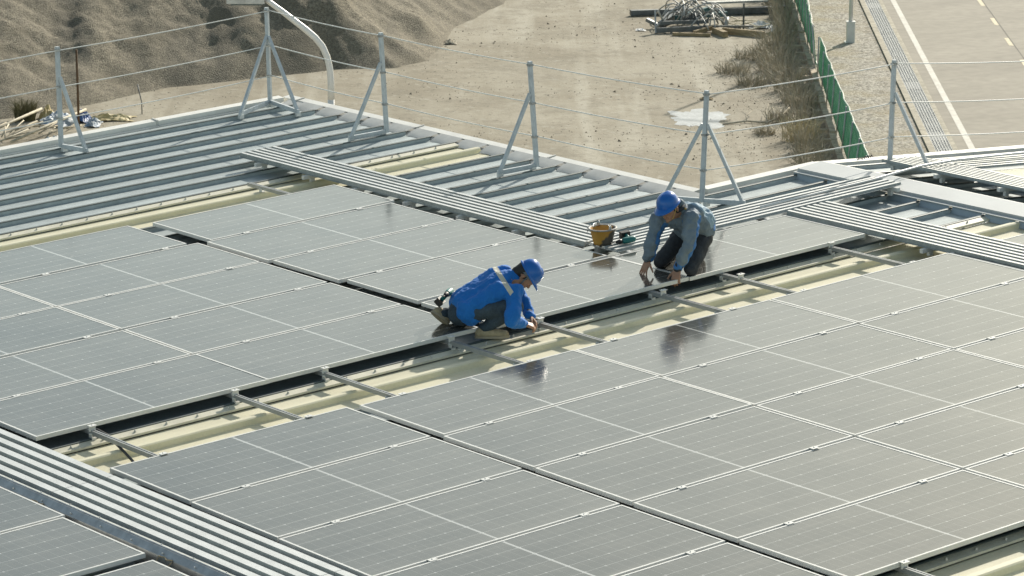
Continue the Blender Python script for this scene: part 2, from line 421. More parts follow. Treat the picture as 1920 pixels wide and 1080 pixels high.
# ------------------------------------------------------------------ mounting rails
def rail(x, ya, yb, label, clamps, brk=True):
    o = empty('mounting_rail', (x, ya, -.075)); tag(o, label, 'mounting rail', 'aluminium rails carrying the panels')
    m = MB(); m.prism([(x - .019, -.074), (x + .019, -.074), (x + .019, -.036), (x + .007, -.036), (x + .007, -.048), (x - .007, -.048), (x - .007, -.036), (x - .019, -.036)], 'y', ya, yb)
    build('beam', m, M['rail'], o)
    k = 0
    for s in range(-7, 40):
        y = seamY(s)
        if not (ya + .03 < y < yb - .03) or s % 2 == 0: continue
        q = MB(); q.box((x - .026, y - .022, ST - .028), (x - .0205, y + .022, -.058)); q.box((x - .026, y - .026, ST + .001), (x + .02, y + .026, ST + .006))
        q.box((x - .028, y - .032, ST - .030), (x + .012, y - .027, ST + .0055))
        q.sweep([(x - .036, y, -.066), (x - .022, y, -.066)], .007, 6)
        build('roof_bracket', q, M['frame'], o)
    for y in clamps:
        q = MB(); q.prism([(y - .026, .0012), (y + .026, .0012), (y + .026, .0036), (y + .012, .005), (y - .012, .005), (y - .026, .0036)], 'x', x - .032, x + .032)
        q.box((x - .03, y - .006, -.046), (x + .03, y + .006, .0012)); q.caps((x, y, .004), (x, y, .006), .006, .006, n=8, rings=2)
        build('panel_clamp', q, M['frame'], o)
RR = [-1.85, -.45, .475, 1.84, 2.77, 4.17, 5.05, 6.46]
for i, x in enumerate(RR):
    top = 6.84 if i < 4 else 6.74
    if i == 5: top = 7.70
    if i >= 6: top = 2.30
    bot = -6.9
    cl = [1.115 + 0, -.0 + .055 if i < 2 else .012]
    cl += [-1.146 - 1.163 * k for k in range(4)] + [-5.80] if i >= 2 else [-1.10 - 1.17 * k for k in range(4)]
    if i < 4: cl += [2.318, 3.472, 4.609, 5.737]
    elif i < 6: cl += [2.278, 3.443, 4.576, 5.686]
    if i in (4,): cl[0] = 1.02
    if i == 5: cl[0] = .95
    if i == 6: cl[0] = .86
    rail(x, bot, top, f'aluminium mounting rail crossing the yellow skylight gap, {NTH[i]} from the left', cl)

# ------------------------------------------------------------------ roof walkways
def rib_profile(a, c, pitch, topw, h, z):
    """closed ribbed plank section between u=a and u=c"""
    n = max(1, int(round((c - a) / pitch))); p = (c - a) / n; pr = []
    for i in range(n):
        u = a + p * i; g = (p - topw) / 2
        pr += [(u + .001, z), (u + g - .006, z), (u + g, z + h), (u + g + topw, z + h), (u + g + topw + .006, z), (u + p - .001, z)] if True else []
    return pr + [(c, z - .003), (a, z - .003)]
def walkway(label, axis, a, c, u0, u1, pitch, topw, h, z, seg=3.0, frame=ROOF, legs=True, group='aluminium walkways laid over the roof'):
    loc = (a, u0, z) if axis == 'x' else (u0, a, z)
    o = empty('roof_walkway', loc, frame); tag(o, label, 'walkway', group)
    t = a
    while t < c - .05:
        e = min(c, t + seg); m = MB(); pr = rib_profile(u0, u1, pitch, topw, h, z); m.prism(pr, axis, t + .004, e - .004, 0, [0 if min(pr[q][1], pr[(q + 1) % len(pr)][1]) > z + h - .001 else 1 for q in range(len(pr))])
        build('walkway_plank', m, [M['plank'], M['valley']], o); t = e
    t = a + .12
    while t < c:
        m = MB(); tz = z - .006
        P = lambda u, v, w_: (v, u, w_) if axis == 'x' else (u, v, w_)
        m.box(tuple(map(min, P(u0 - .06, t - .02, tz - .04), P(u1 + .02, t + .02, tz))), tuple(map(max, P(u0 - .06, t - .02, tz - .04), P(u1 + .02, t + .02, tz))))
        for u in (u0 + .06, u1 - .08):
            m.box(tuple(map(min, P(u - .025, t - .018, ST + .001), P(u + .025, t + .018, tz - .041))), tuple(map(max, P(u - .025, t - .018, ST + .001), P(u + .025, t + .018, tz - .041))))
        build('support_tube', m, M['frame'], o); t += .905
    return o
walkway('long ribbed walkway running from the far skylight to the orange bucket', 'y', 2.80, 8.76, 4.76, 5.27, .087, .038, .042, -.012)
walkway('ribbed walkway under the bucket, running up to the ridge cap', 'x', 4.80, 8.66, 2.33, 2.86, .088, .040, .022, .004)
walkway('ribbed walkway along the upper edge of the right array', 'y', -5.2, 2.30, 6.97, 7.58, .087, .038, .042, -.012)
walkway('wide ribbed walkway in the lower left corner beside the cable tray', 'y', -6.2, 3.4, -3.04, -2.43, .118, .066, .030, -.010)
walkway('ribbed walkway just beyond the ridge cap, running along it', 'y', -3, 3.42, 9.42, 10.0, .087, .036, .028, -.0, frame=ROOF2)
walkway('ribbed walkway running away down the far roof slope', 'x', 10.02, 14.5, 2.62, 3.20, .097, .045, .022, -.0, frame=ROOF2)
# cable tray beside the near walkway
o = empty('cable_tray', (-3.15, -6, -.1)); tag(o, 'long galvanised cable tray beside the lower left walkway', 'cable tray')
m = MB(); m.prism([(-3.060, -.09), (-3.060, .012), (-3.105, .030), (-3.115, .026), (-3.070, .006), (-3.068, -.09)], 'y', -6.2, 3.4)
build('tray_lid', m, M['galv'], o)
m = MB(); m.prism([(-3.118, .024), (-3.122, .024), (-3.165, -.02), (-3.19, -.13), (-3.18, -.13), (-3.158, -.022)], 'y', -6.2, 3.4)
build('tray_side', m, M['galv'], o)
m = MB()
y = 3.2
while y > -6:
    m.caps((-3.083, y, .018), (-3.084, y, .026), .007, .005, n=6, rings=2); m.caps((-3.150, y - .12, -.002), (-3.157, y - .12, .003), .006, .005, n=6, rings=2); y -= .42
build('rivet_row', m, M['frame'], o)
M['tie'] = mat('tie_wire', (.42, .33, .20), .5, .2)
for y in (-.25, -2.03):
    m = MB()
    m.sweep([(-3.165, y + .10, -.02), (-3.19, y + .06, -.01), (-3.168, y + .02, -.012), (-3.19, y - .03, -.014), (-3.166, y - .08, -.012)], .005, 6)
    m.sweep([(-3.17, y + .10, -.02), (-3.205, y + .09, -.07), (-3.215, y + .02, -.10), (-3.205, y - .05, -.07), (-3.17, y - .08, -.02)], .004, 6)
    build('tie_wire', m, M['tie'], o)

# cables
m = MB(); m.sweep([(-1.80, 1.26, -.055), (-1.81, 1.1, -.042), (-1.815, .95, -.05), (-1.85, .75, -.075), (-1.90, .52, -.10), (-1.955, .32, -.115), (-1.99, .12, -.12)], .012, 8)
tag(build('power_cable', m, M['black'], None, (-1.80, 1.26, -.055)), 'black cable drooping over the leftmost rail in the skylight gap', 'cable')
m = MB(); pth = [(6.9, 2.58, .034), (7.6, 2.6, .034), (8.5, 2.62, .034), (8.9, 2.68, .03), (9.4, 2.78, .01), (10, 2.86, -.04), (11, 2.9, -.14), (13, 2.92, -.36)]
m.sweep(pth, .014, 8); tag(build('white_cable', m, M['lamp'], None, pth[0]), 'white cable lying along the walkway and over the ridge cap', 'cable')

# ------------------------------------------------------------------ guard railing
def post(name, foot, lean, feet, label, h=1.16, frame=ROOF):
    f = Vector(foot); top = f + UPR * h + Vector((.78, -.625, 0)) * lean
    o = empty('railing_post', f, frame); tag(o, label, 'railing post', 'grey steel posts of the roof edge railing')
    ax = (top - f).normalized()
    m = MB(); w_ = .042
    d = Vector((feet[0][0] - f.x, feet[0][1] - f.y, 0)).normalized()
    m.bar(f + ax * .0, top, w_, w_, d)
    s_ = ax.cross(d).normalized()
    m.bar(f + d * -.0225 + ax * .02, top + d * -.0225 - ax * .02, .012, .006, d)
    build('mast', m, M['post'], o)
    for hh in (1.12, .70, .33):
        m = MB(); m.box((-.027, -.027, -.012), (.027, .027, .012), 0, Matrix.Translation(f + (top - f) * (hh / h))); build('wire_clip', m, M['galv'], o)
    for q in feet:
        q = Vector(q); dd = (q - f); dd.z = 0; dn = dd.normalized()
        m = MB(); a = f + (top - f) * .70 + dn * .026
        m.bar(a, q + Vector((0, 0, .02)), .034, .034, dn); build('brace', m, M['post'], o)
        m = MB(); m.bar(f + Vector((0, 0, .012)) + dn * .022, q + Vector((0, 0, .012)) + dn * .03, .03, .05, (0, 0, 1)); build('base_beam', m, M['post'], o)
        for p in (f, q):
            m = MB(); c = p + dn * (-.0 if p is q else .05)
            m.box((c.x - .03, c.y - .022, ST - .035), (c.x + .03, c.y + .022, -.088 + .0)); build('seam_clamp', m, M['frame'], o)
    return f, top
tops = []
tops.append(post('a', (.75, 11.06, -.09), -.01, [(.80, 10.64, -.09)], 'railing post outside the left picture edge'))
tops.append(post('a', (3.86, 11.06, -.09), -.01, [(3.93, 10.64, -.09)], 'leftmost railing post, single brace, in front of the plastic rubbish'))
tops.append(post('a', (6.94, 11.31, -.09), -.025, [(6.29, 10.98, -.09), (6.83, 10.58, -.09)], 'railing post with two braces at the far roof corner'))
tops.append(post('a', (6.86, 8.84, -.09), -.06, [(6.37, 8.86, -.09)], 'leaning railing post in front of the gravel heap toe, one brace'))
tops.append(post('a', (6.90, 6.155, -.09), -.077, [(6.41, 6.18, -.09)], 'leaning railing post midway along the eave, one brace'))
tops.append(post('a', (7.01, 3.59, -.09), .035, [(6.84, 3.98, -.09), (7.22, 3.20, -.09)], 'railing post with two braces behind the kneeling worker'))
tops.append(post('a', (9.49, 3.35, -.11), .02, [(9.66, 2.93, -.11)], 'railing post beyond the ridge, in front of the drain grating'))
tops.append(post('a', (12.6, 3.4, -.52), 0, [(12.75, 2.98, -.52)], 'railing post outside the right picture edge'))
for nm, fr in (('topmost', 1.12), ('middle', .70), ('lowest', .33)):
    m = MB(); pts = []
    for i, (f, t) in enumerate(tops):
        p = f + (t - f) * (fr / 1.16) + Vector((.030, -.022, 0)); 
        if pts:
            q = pts[-1].copy()
            for s in range(1, 6):
                u = s / 6; v = q.lerp(p, u); v.z -= .016 * 4 * u * (1 - u); pts.append(v)
        pts.append(p)
    m.sweep(pts, .0062, 6); tag(build('wire_rope', m, M['rope'], None, pts[0]), f'{nm} white wire rope strung along all the railing posts', 'wire rope', 'wire ropes of the roof edge railing')

# ------------------------------------------------------------------ the yard, the road and the gravel strip (world frame)
D2, N2, O2 = Vector((.654, .7565, 0)), Vector((.7565, -.654, 0)), Vector((38.42, 33.68, 0))
def RP(s, t, z=0): p = O2 + D2 * s + N2 * t; return Vector((p.x, p.y, ZG + z))
def ground_mat():
    m = bpy.data.materials.new('sandy_concrete'); m.use_nodes = True; g = NG(m); b = g.N['Principled BSDF']
    tc = g.N.new('ShaderNodeTexCoord'); o = tc.outputs['Object']
    big = g.noise(o, .16, 6, .6); st = g.noise(g.scale(o, (.9, .12, 1)), 1.0, 5, .6)
    rot = g.N.new('ShaderNodeMapping'); rot.inputs['Rotation'].default_value = (0, 0, R(-46)); g.L.new(o, rot.inputs[0])
    hor = g.N.new('ShaderNodeMapping'); hor.inputs['Rotation'].default_value = (0, 0, R(38.7)); g.L.new(o, hor.inputs[0])
    wet = g.noise(o, .33, 7, .68); st = g.noise(g.scale(hor.outputs[0], (1.15, .055, 1)), .62, 5, .6)
    fine = g.noise(o, 4.5, 4, .8); fn2 = g.noise(o, 1.3, 6, .8)
    c = g.mix(g.ramp(big, .36, .66), (.275, .247, .185, 1), (.355, .325, .25, 1))
    c = g.mix(g.ramp(wet, .46, .62, 0, .85), c, (.235, .205, .145, 1))
    c = g.mix(g.ramp(st, .52, .64, 0, .75), c, (.40, .375, .30, 1))
    c = g.mix(g.ramp(st, .36, .45, .45, 0), c, (.21, .185, .13, 1))
    c = g.mix(g.ramp(fn2, .53, .66, 0, .65), c, (.19, .168, .122, 1))
    c = g.mix(g.ramp(fine, .585, .66, 0, .75), c, (.085, .075, .055, 1))
    c = g.mix(g.ramp(g.noise(o, .5, 7, .75), .52, .64, 0, .55), c, (.175, .155, .11, 1))
    c = g.mix(g.ramp(g.noise(o, 3, 5, .75), .57, .68, 0, .6), c, (.42, .40, .33, 1))
    g.L.new(c, b.inputs['Base Color']); b.inputs['Roughness'].default_value = .85; b.inputs['Specular IOR Level'].default_value = .25
    bp = g.N.new('ShaderNodeBump'); bp.inputs['Strength'].default_value = .5; bp.inputs['Distance'].default_value = .05
    g.L.new(g.m('ADD', fn2, g.m('MULTIPLY', fine, .5)), bp.inputs['Height']); g.L.new(bp.outputs[0], b.inputs['Normal'])
    return m
m = MB(); a = 700; m.add([(-a, -a, ZG), (a, -a, ZG), (a, a, ZG), (-a, a, ZG)], [(0, 1, 2, 3)])
tag(build('ground', m, ground_mat(), None, frame=WORLD), kind='structure')
def strip(name, s0, s1, t0, t1, z, m_, kind='structure', h=0):
    q = MB(); vs = [RP(s0, t0, z), RP(s1, t0, z), RP(s1, t1, z), RP(s0, t1, z)]
    if h:
        lo = [v - Vector((0, 0, h)) for v in vs]; q.add(lo + vs, [(4, 7, 6, 5), (0, 1, 5, 4), (1, 2, 6, 5), (2, 3, 7, 6), (3, 0, 4, 7)])
    else: q.add(vs, [(0, 3, 2, 1)])
    return tag(build(name, q, m_, None, RP(s0, t0, 0), frame=WORLD), kind=kind)
def gravel_mat(name, a, bb, c, sc):
    m = bpy.data.materials.new(name); m.use_nodes = True; g = NG(m); b = g.N['Principled BSDF']
    tc = g.N.new('ShaderNodeTexCoord'); o = tc.outputs['Object']
    v = g.N.new('ShaderNodeTexVoronoi'); v.inputs['Scale'].default_value = sc; g.L.new(o, v.inputs['Vector'])
    sp = g.N.new('ShaderNodeSeparateXYZ'); g.L.new(v.outputs['Color'], sp.inputs[0])
    col = g.mix(sp.outputs[0], (*a, 1), (*bb, 1))
    if name == 'heap_gravel':
        sk = g.N.new('ShaderNodeMapping'); sk.inputs['Rotation'].default_value = (0, 0, R(32)); g.L.new(o, sk.inputs[0])
        col = g.mix(g.ramp(g.noise(g.scale(sk.outputs[0], (1.0, .16, .16)), .9, 6, .65), .48, .66, 0, .6), col, (.105, .098, .078, 1))
    col = g.mix(g.ramp(g.noise(o, .7, 5, .65), .45, .7, 0, .75), col, (*c, 1))
    g.L.new(col, b.inputs['Base Color']); b.inputs['Roughness'].default_value = .9; b.inputs['Specular IOR Level'].default_value = .2
    bp = g.N.new('ShaderNodeBump'); bp.inputs['Strength'].default_value = .7; bp.inputs['Distance'].default_value = .03
    g.L.new(g.m('SUBTRACT', 1., v.outputs['Distance']), bp.inputs['Height']); g.L.new(bp.outputs[0], b.inputs['Normal'])
    return m
M['gravel'] = gravel_mat('roadside_gravel', (.15, .14, .115), (.50, .47, .40), (.30, .255, .16), 15)
M['concrete'] = mat('road_concrete', (.285, .262, .21), .8, 0, .1, .35, bump=.1, bscale=8, col2=(.205, .188, .148), stretch=(.5, 1.8, 1), fine=.10, fscale=3, spec=.3)
M['kerb'] = mat('kerb_concrete', (.36, .33, .25), .8, 0, .2, 3, fine=.12, fscale=12, spec=.3)
M['paintw'] = mat('white_road_paint', (.54, .525, .46), .7, 0, .08, 1.6, col2=(.40, .385, .33), detail=8, fine=.14, fscale=8)
M['painty'] = mat('yellow_road_paint', (.56, .49, .30), .7, 0, .08, 2, col2=(.42, .37, .24), detail=8, fine=.14, fscale=8)
strip('gravel_strip', -30, 70, .12, 2.20, .012, M['gravel'])
strip('road', -40, 110, 2.90, 60, .004, M['concrete'])
strip('kerb', -40, 110, 2.20, 2.36, .06, M['kerb'], h=.1)
strip('kerb', -40, 110, 2.80, 2.92, .03, M['kerb'], h=.06)
strip('road_line', -40, 110, 3.20, 3.36, .008, M['paintw'])
q = strip('road_joint', -40, 110, 6.06, 6.09, .008, mat('joint_tar', (.13, .12, .10), .9))
for k in range(-3, 12): strip('road_dash', 17.3 + 4.0 * k, 18.75 + 4.0 * k, 5.92, 6.05, .0085, M['painty'])
# grated drain
o = empty('drain_grating', RP(-10, 2.58, .01), WORLD); tag(o, 'long grey steel drain grating between the gravel strip and the road', 'drain grating')
m = MB(); m.add([RP(-10, 2.362, .002), RP(60, 2.362, .002), RP(60, 2.798, .002), RP(-10, 2.798, .002)], [(0, 3, 2, 1)])
build('drain_channel', m, mat('drain_channel', (.21, .225, .24), .8, 0, .15, 1.5), o, frame=WORLD)
m = MB(); ms = mat('drain_bars', (.34, .36, .37), .5, .5, .12, 2)
for i in range(7): t = 2.37 + .069 * i; m.bar(RP(-10, t, .026), RP(60, t, .026), .014, .02)
build('long_bar_set', m, M['galv'], o, frame=WORLD)
m = MB(); s = -9.9
while s < 45: m.bar(RP(s, 2.366, .014), RP(s, 2.794, .014), .030, .016); s += .075
build('cross_bar_set', m, ms, o, frame=WORLD)
mp = mat('dark_cover_plate', (.10, .12, .135), .6, .2, .1, 3)
for s in (2.2, 9.6, 24.6, 31.5): m = MB(); m.add([RP(s, 2.365, .0245), RP(s + 1.1, 2.365, .0245), RP(s + 1.1, 2.796, .0245), RP(s, 2.796, .0245)], [(0, 3, 2, 1)]); build('cover_plate', m, mp, o, frame=WORLD)
# old masonry edge with pegs and the torn green fence
o = empty('edge_wall', RP(-8, .02), WORLD); tag(o, 'low crumbling masonry edge with short pegs at the foot of the green fence', 'low wall')
M['mason'] = mat('weathered_masonry', (.55, .47, .36), .9, 0, .25, 4, bump=.4, bscale=15, fine=.15, fscale=14, spec=.2)
m = MB(); n_ = 60
for i in range(n_):
    s0, s1 = -8 + i * .85, -8 + (i + 1) * .85 - .01; j = rnd.uniform(-.015, .015)
    vs = [RP(s0, -.07 + j, 0), RP(s1, -.07 + j, 0), RP(s1, .08 + j, 0), RP(s0, .08 + j, 0)]; hh = .2 + rnd.uniform(-.03, .03)
    m.add(vs + [v + Vector((0, 0, hh)) for v in vs], [(4, 5, 6, 7), (0, 1, 5, 4), (1, 2, 6, 5), (2, 3, 7, 6), (3, 0, 4, 7)][0:])
build('wall_course', m, M['mason'], o, frame=WORLD)
for i in range(24):
    s = -4 + 1.33 * i; m = MB(); m.bar(RP(s, -.34 + rnd.uniform(-.03, .03), .15), RP(s, -.075, .15), .13, .10); build('peg', m, M['mason'], o, frame=WORLD)
def fence_mat():
    m = bpy.data.materials.new('green_mesh_fence'); m.use_nodes = True; g = NG(m); b = g.N['Principled BSDF']
    uv = g.N.new('ShaderNodeUVMap'); sp = g.N.new('ShaderNodeSeparateXYZ'); g.L.new(uv.outputs[0], sp.inputs[0])
    x, y = sp.outputs[0], sp.outputs[1]
    a = g.m('LESS_THAN', g.m('PINGPONG', g.m('ADD', x, g.m('MULTIPLY', y, .55)), .11), .030)
    c = g.m('LESS_THAN', g.m('PINGPONG', g.m('SUBTRACT', x, g.m('MULTIPLY', y, .55)), .11), .018)
    n = g.noise(uv.outputs[0], 2.5, 4)
    col = g.mix(n, (.006, .22, .105, 1), (.016, .34, .17, 1))
    col = g.mix(g.m('MULTIPLY', g.m('MAXIMUM', a, c), g.ramp(n, .35, .6, .2, .7)), col, (.50, .66, .56, 1))
    g.L.new(col, b.inputs['Base Color']); b.inputs['Roughness'].default_value = .6
    tr = g.N.new('ShaderNodeBsdfTranslucent'); g.L.new(col, tr.inputs[0]); mx = g.N.new('ShaderNodeMixShader'); mx.inputs[0].default_value = .45
    g.L.new(b.outputs[0], mx.inputs[1]); g.L.new(tr.outputs[0], mx.inputs[2])
    tp = g.N.new('ShaderNodeBsdfTransparent'); m2 = g.N.new('ShaderNodeMixShader'); m2.inputs[0].default_value = .10
    g.L.new(mx.outputs[0], m2.inputs[1]); g.L.new(tp.outputs[0], m2.inputs[2]); g.L.new(m2.outputs[0], g.N['Material Output'].inputs[0])
    return m
M['fence'] = fence_mat(); M['fpost'] = mat('fence_post', (.50, .51, .50), .5, .3, .2, 8)
def fence(label, s0, s1, hgt, lean, seed):
    o = empty('mesh_fence', RP(s0, .14), WORLD); tag(o, label, 'fence', 'green mesh fence panels along the yard edge')
    r = random.Random(seed); ns, nh = 60, 6; m = MB(); uvs = []
    for i in range(ns + 1):
        u = i / ns; s = s0 + (s1 - s0) * u; H = hgt(u) * (1 + .03 * noise.noise((s * 1.7, seed, 0)))
        for j in range(nh + 1):
            v = j / nh; t = .14 + lean(u) * v + .05 * noise.noise((s * .9, v * 2, seed)) * (v + .2)
            m.v.append(RP(s + .03 * noise.noise((s, v * 3, 5)), t, .20 + H * v)); uvs.append((s, H * v))
    for i in range(ns):
        for j in range(nh):
            k = i * (nh + 1) + j; m.f.append([k, k + nh + 1, k + nh + 2, k + 1]); m.i.append(0); m.sm.append(True)
    f = build('fence_mesh', m, M['fence'], o, frame=WORLD)
    ul = f.data.uv_layers.new(name='uv')
    for lp in f.data.loops: ul.data[lp.index].uv = uvs[lp.vertex_index]
    sd_ = f.modifiers.new('thick', 'SOLIDIFY'); sd_.thickness = .012
    n = int(abs(s1 - s0) / 2.0)
    for i in range(n + 1):
        u = i / n; s = s0 + (s1 - s0) * u; m = MB(); m.sweep([RP(s, .11, -.1), RP(s, .11 + lean(u), .22 + hgt(u))], .022, 6); build('fence_post', m, M['fpost'], o, frame=WORLD)
    m = MB()
    for vv in (.02, .98): m.sweep([RP(s0 + (s1 - s0) * k / 40, .165 + lean(k / 40) * vv + .05 * noise.noise(((s0 + (s1 - s0) * k / 40) * .9, vv * 2, seed)) * (vv + .2), .2 + hgt(k / 40) * vv) for k in range(41)], .012, 5)
    build('tension_wire', m, M['fpost'], o, frame=WORLD)
fence('green mesh fence panel bulging towards the gravel, nearest the roof edge', 11.2, -6, lambda u: .86 + .10 * u if u > .1 else .95, lambda u: .02 + .13 * u, 3)
fence('green mesh fence panel leaning towards the yard, behind the nearer green panel', 12.1, 44, lambda u: 1.12, lambda u: -.10 + .5 * max(0, u - .05) if u > .05 else -.12, 8)

# gravel heap
def seg_d(p, a, c):
    ab = c - a; t = max(0, min(1, (p - a).dot(ab) / ab.length_squared)); return (p - a - ab * t).length
TOE = [Vector(q) for q in ((-40, 49.5), (20, 50.4), (26.3, 50.5), (29, 51.1), (31.6, 51.9), (34.2, 51.7), (36.6, 51.6), (38.1, 50.7), (39.6, 51.2), (41.4, 53.0), (44.1, 55.8), (47.4, 58.0), (48.8, 59.3), (56, 66))]
def heap_h(x, y):
    p = Vector((x, y)); wob = .5 * noise.noise((x * .35, y * .35, 2)) + .22 * noise.noise((x * 1.1, y * 1.1, 7)) 
    d = min(seg_d(p, TOE[i], TOE[i + 1]) for i in range(len(TOE) - 1))
    ins = False
    for i in range(len(TOE) - 1):
        a, c = TOE[i], TOE[i + 1]
        if a.x <= x < c.x: ins = y > a.y + (c.y - a.y) * (x - a.x) / (c.x - a.x)
    d = d if ins else -d
    d += wob * min(1, max(0, d + .4))
    if d <= 0: return max(-.15, d * .4)
    # ridges and gullies running down the slope, drifting to the right
    u = x - .62 * (y - 50); r1 = noise.noise((u * .30, y * .05, 1)); r2 = noise.noise((u * .85, y * .12, 4)); r3 = noise.noise((u * 2.1, y * .35, 9))
    am = min(1, d / 2.2)
    h = 6.2 * (1 - math.exp(-d * .66 / 6.2)) + am * (.75 * r1 + .20 * r2 + .05 * r3)
    h += (.07 * noise.noise((x * 2.6, y * 2.6, 0)) + .045 * noise.noise((x * 6, y * 6, 3))) * am
    return max(h, .0)
m = MB(); nx, ny = 420, 230; ax, bx, ay, by = 12., 58., 48.8, 76.
ys = [ay + (by - ay) * (j / (ny - 1)) ** 1.6 for j in range(ny)]; xs = [ax + (bx - ax) * i / (nx - 1) for i in range(nx)]
for y in ys:
    for x in xs: m.v.append(Vector((x, y, ZG + heap_h(x, y))))
for j in range(ny - 1):
    for i in range(nx - 1):
        k = j * nx + i
        if max(m.v[q].z for q in (k, k + 1, k + nx, k + nx + 1)) > ZG + .001:
            m.f.append([k, k + 1, k + nx + 1, k + nx]); m.i.append(0); m.sm.append(True)
M['heap'] = gravel_mat('heap_gravel', (.115, .102, .075), (.30, .268, .20), (.165, .146, .105), 27)
tag(build('gravel_heap', m, M['heap'], None, (34, 56, ZG), WORLD), 'large grey brown gravel heap with rain gullies behind the roof', 'gravel heap')

# loose pebbles and clods on the yard: one mass of them
m = MB(); r = random.Random(11)
for i in range(9000):
    if r.random() < .25: p = RP(r.uniform(-2, 22), -r.expovariate(.45) - .3)
    else: p = Vector((r.uniform(24, 56), r.uniform(30, 66), ZG))
    n2 = noise.noise((p.x * .22, p.y * .22, 4)); q_ = (p - O2).dot(N2)
    if n2 < -.05 + .25 * (r.random() - .5) or q_ > -.4: continue
    if p.y > 49.3 and heap_h(p.x, p.y) > .02 : continue
    z = r.uniform(.007, .024) * (2.2 if r.random() < .04 else 1); o_ = len(m.v)
    m.v += [p + Vector((math.cos(a) * z * r.uniform(.8, 1.5), math.sin(a) * z * r.uniform(.8, 1.5), -.004)) for a in (0, 1.57, 3.14, 4.71)] + [p + Vector((r.gauss(0, z * .3), r.gauss(0, z * .3), z * r.uniform(.7, 1.2)))]
    for k in range(4): m.f.append([o_ + k, o_ + (k + 1) % 4, o_ + 4]); m.i.append(0); m.sm.append(False)
tag(build('pebbles', m, mat('pebbles', (.24, .21, .15), .9, 0, .3, 1.3, col2=(.09, .078, .055), spec=.2), None, (40, 42, ZG), WORLD), 'loose pebbles and clods scattered over the sandy yard', 'pebbles', kind='stuff')

# pale puddle stain
m = MB(); n = 40; cx, cy = 39.45, 39.75
for i in range(n):
    a = 2 * math.pi * i / n; rr = 1 + .75 * noise.noise((math.cos(a) * 1.7, math.sin(a) * 1.7, 3)) + .30 * noise.noise((math.cos(a) * 5, math.sin(a) * 5, 1))
    q = Vector((.781, -.625, 0)) * math.cos(a) * .72 * rr + Vector((.61, .76, 0)) * math.sin(a) * 1.15 * rr; m.v.append(Vector((cx, cy, ZG + .004)) + q)
m.v.append(Vector((cx, cy, ZG + .005)))
for i in range(n): m.f.append([i, (i + 1) % n, n]); m.i.append(0); m.sm.append(False)
tag(build('puddle', m, mat('lime_puddle', (.37, .39, .40), .4, 0, .16, 2.5, fine=.22, fscale=14), None, (cx, cy, ZG), WORLD), 'pale white puddle stain on the sandy yard', 'puddle')

# ------------------------------------------------------------------ dry shrubs and grass along the edge
M['dry'] = mat('dry_stems', (.56, .50, .38), .85, 0, .3, 2.5, col2=(.28, .255, .20), spec=.15)
M['straw'] = mat('straw', (.62, .55, .38), .8, 0, .25, 3, col2=(.38, .33, .22), spec=.15)
M['olive'] = mat('olive_shrub', (.24, .215, .11), .85, 0, .3, 3, col2=(.12, .11, .06), spec=.15)
def shrub(name, label, cat, p, rad, hgt, n, m_, seed, group, upright=.5):
    r = random.Random(seed); m = MB(); p = Vector(p)
    for i in range(n):
        a = r.uniform(0, 6.28); rr = rad * math.sqrt(r.random()) * .55; base = p + Vector((math.cos(a) * rr, math.sin(a) * rr, -.02))
        a2 = a + r.gauss(0, .9); sp_ = r.random() * rad * (1 - upright) * 1.5; H = hgt * r.uniform(.35, 1.0)
        mid = base + Vector((math.cos(a2) * sp_ * .35, math.sin(a2) * sp_ * .35, H * .6)); tip = base + Vector((math.cos(a2) * sp_ + r.gauss(0, .05), math.sin(a2) * sp_ + r.gauss(0, .05), H * r.uniform(.75, 1)))
        wd = r.uniform(.006, .013); sd_ = Vector((r.gauss(0, 1), r.gauss(0, 1), 0)).normalized() * wd
        o = len(m.v); m.v += [base - sd_, base + sd_, mid + sd_ * .8, mid - sd_ * .8, tip]
        m.f += [[o, o + 1, o + 2, o + 3], [o + 3, o + 2, o + 4]]; m.i += [0, 0]; m.sm += [False, False]
        if r.random() < .6:
            t2 = mid + Vector((r.gauss(0, .18), r.gauss(0, .18), r.uniform(.02, .25))); o = len(m.v)
            m.v += [mid - sd_ * .7, mid + sd_ * .7, t2]; m.f.append([o, o + 1, o + 2]); m.i.append(0); m.sm.append(False)
    return tag(build(name, m, m_, None, p, WORLD), label, cat, group)
sh = [(11.0, -.75, 1.0, .75, 'dry'), (12.6, -.9, 1.0, .8, 'dry'), (14.3, -1.0, .95, .75, 'dry'), (10.2, -1.7, .7, .5, 'dry'), (12.2, -2.1, .8, .5, 'dry'), (16.2, -.8, .9, .9, 'dry'), (17.9, -.5, .62, .9, 'dry'), (19.4, -.42, .55, .95, 'dry'), (21.0, -.42, .55, 1.0, 'dry'), (22.6, -.42, .6, 1.0, 'dry'), (24.4, -.5, .7, 1.0, 'dry'), (26.4, -.6, .8, 1.0, 'dry'), (28.8, -.8, 1.0, 1.0, 'dry'),
      (9.2, -.7, .8, .8, 'dry'), (7.6, -.6, .75, .75, 'dry'), (6.2, -.6, .7, .8, 'dry'), (4.9, -1.1, .7, .45, 'dry'), (4.6, -.55, .6, .6, 'dry'), (3.2, -.7, .6, .55, 'straw'), (2.0, -.8, .75, .9, 'straw'), (.7, -.65, .65, .8, 'dry'), (-.8, -.7, .7, .7, 'dry'), (-2.4, -.7, .7, .7, 'dry'), (3.0, -1.6, .45, .3, 'dry'), (14.6, -1.7, .6, .4, 'dry')]
nm = {'dry': ('dry_shrub', 'brittle grey brown shrub growing along the foot of the masonry edge'), 'straw': ('dry_grass_tuft', 'pale straw grass tuft growing along the foot of the masonry edge')}
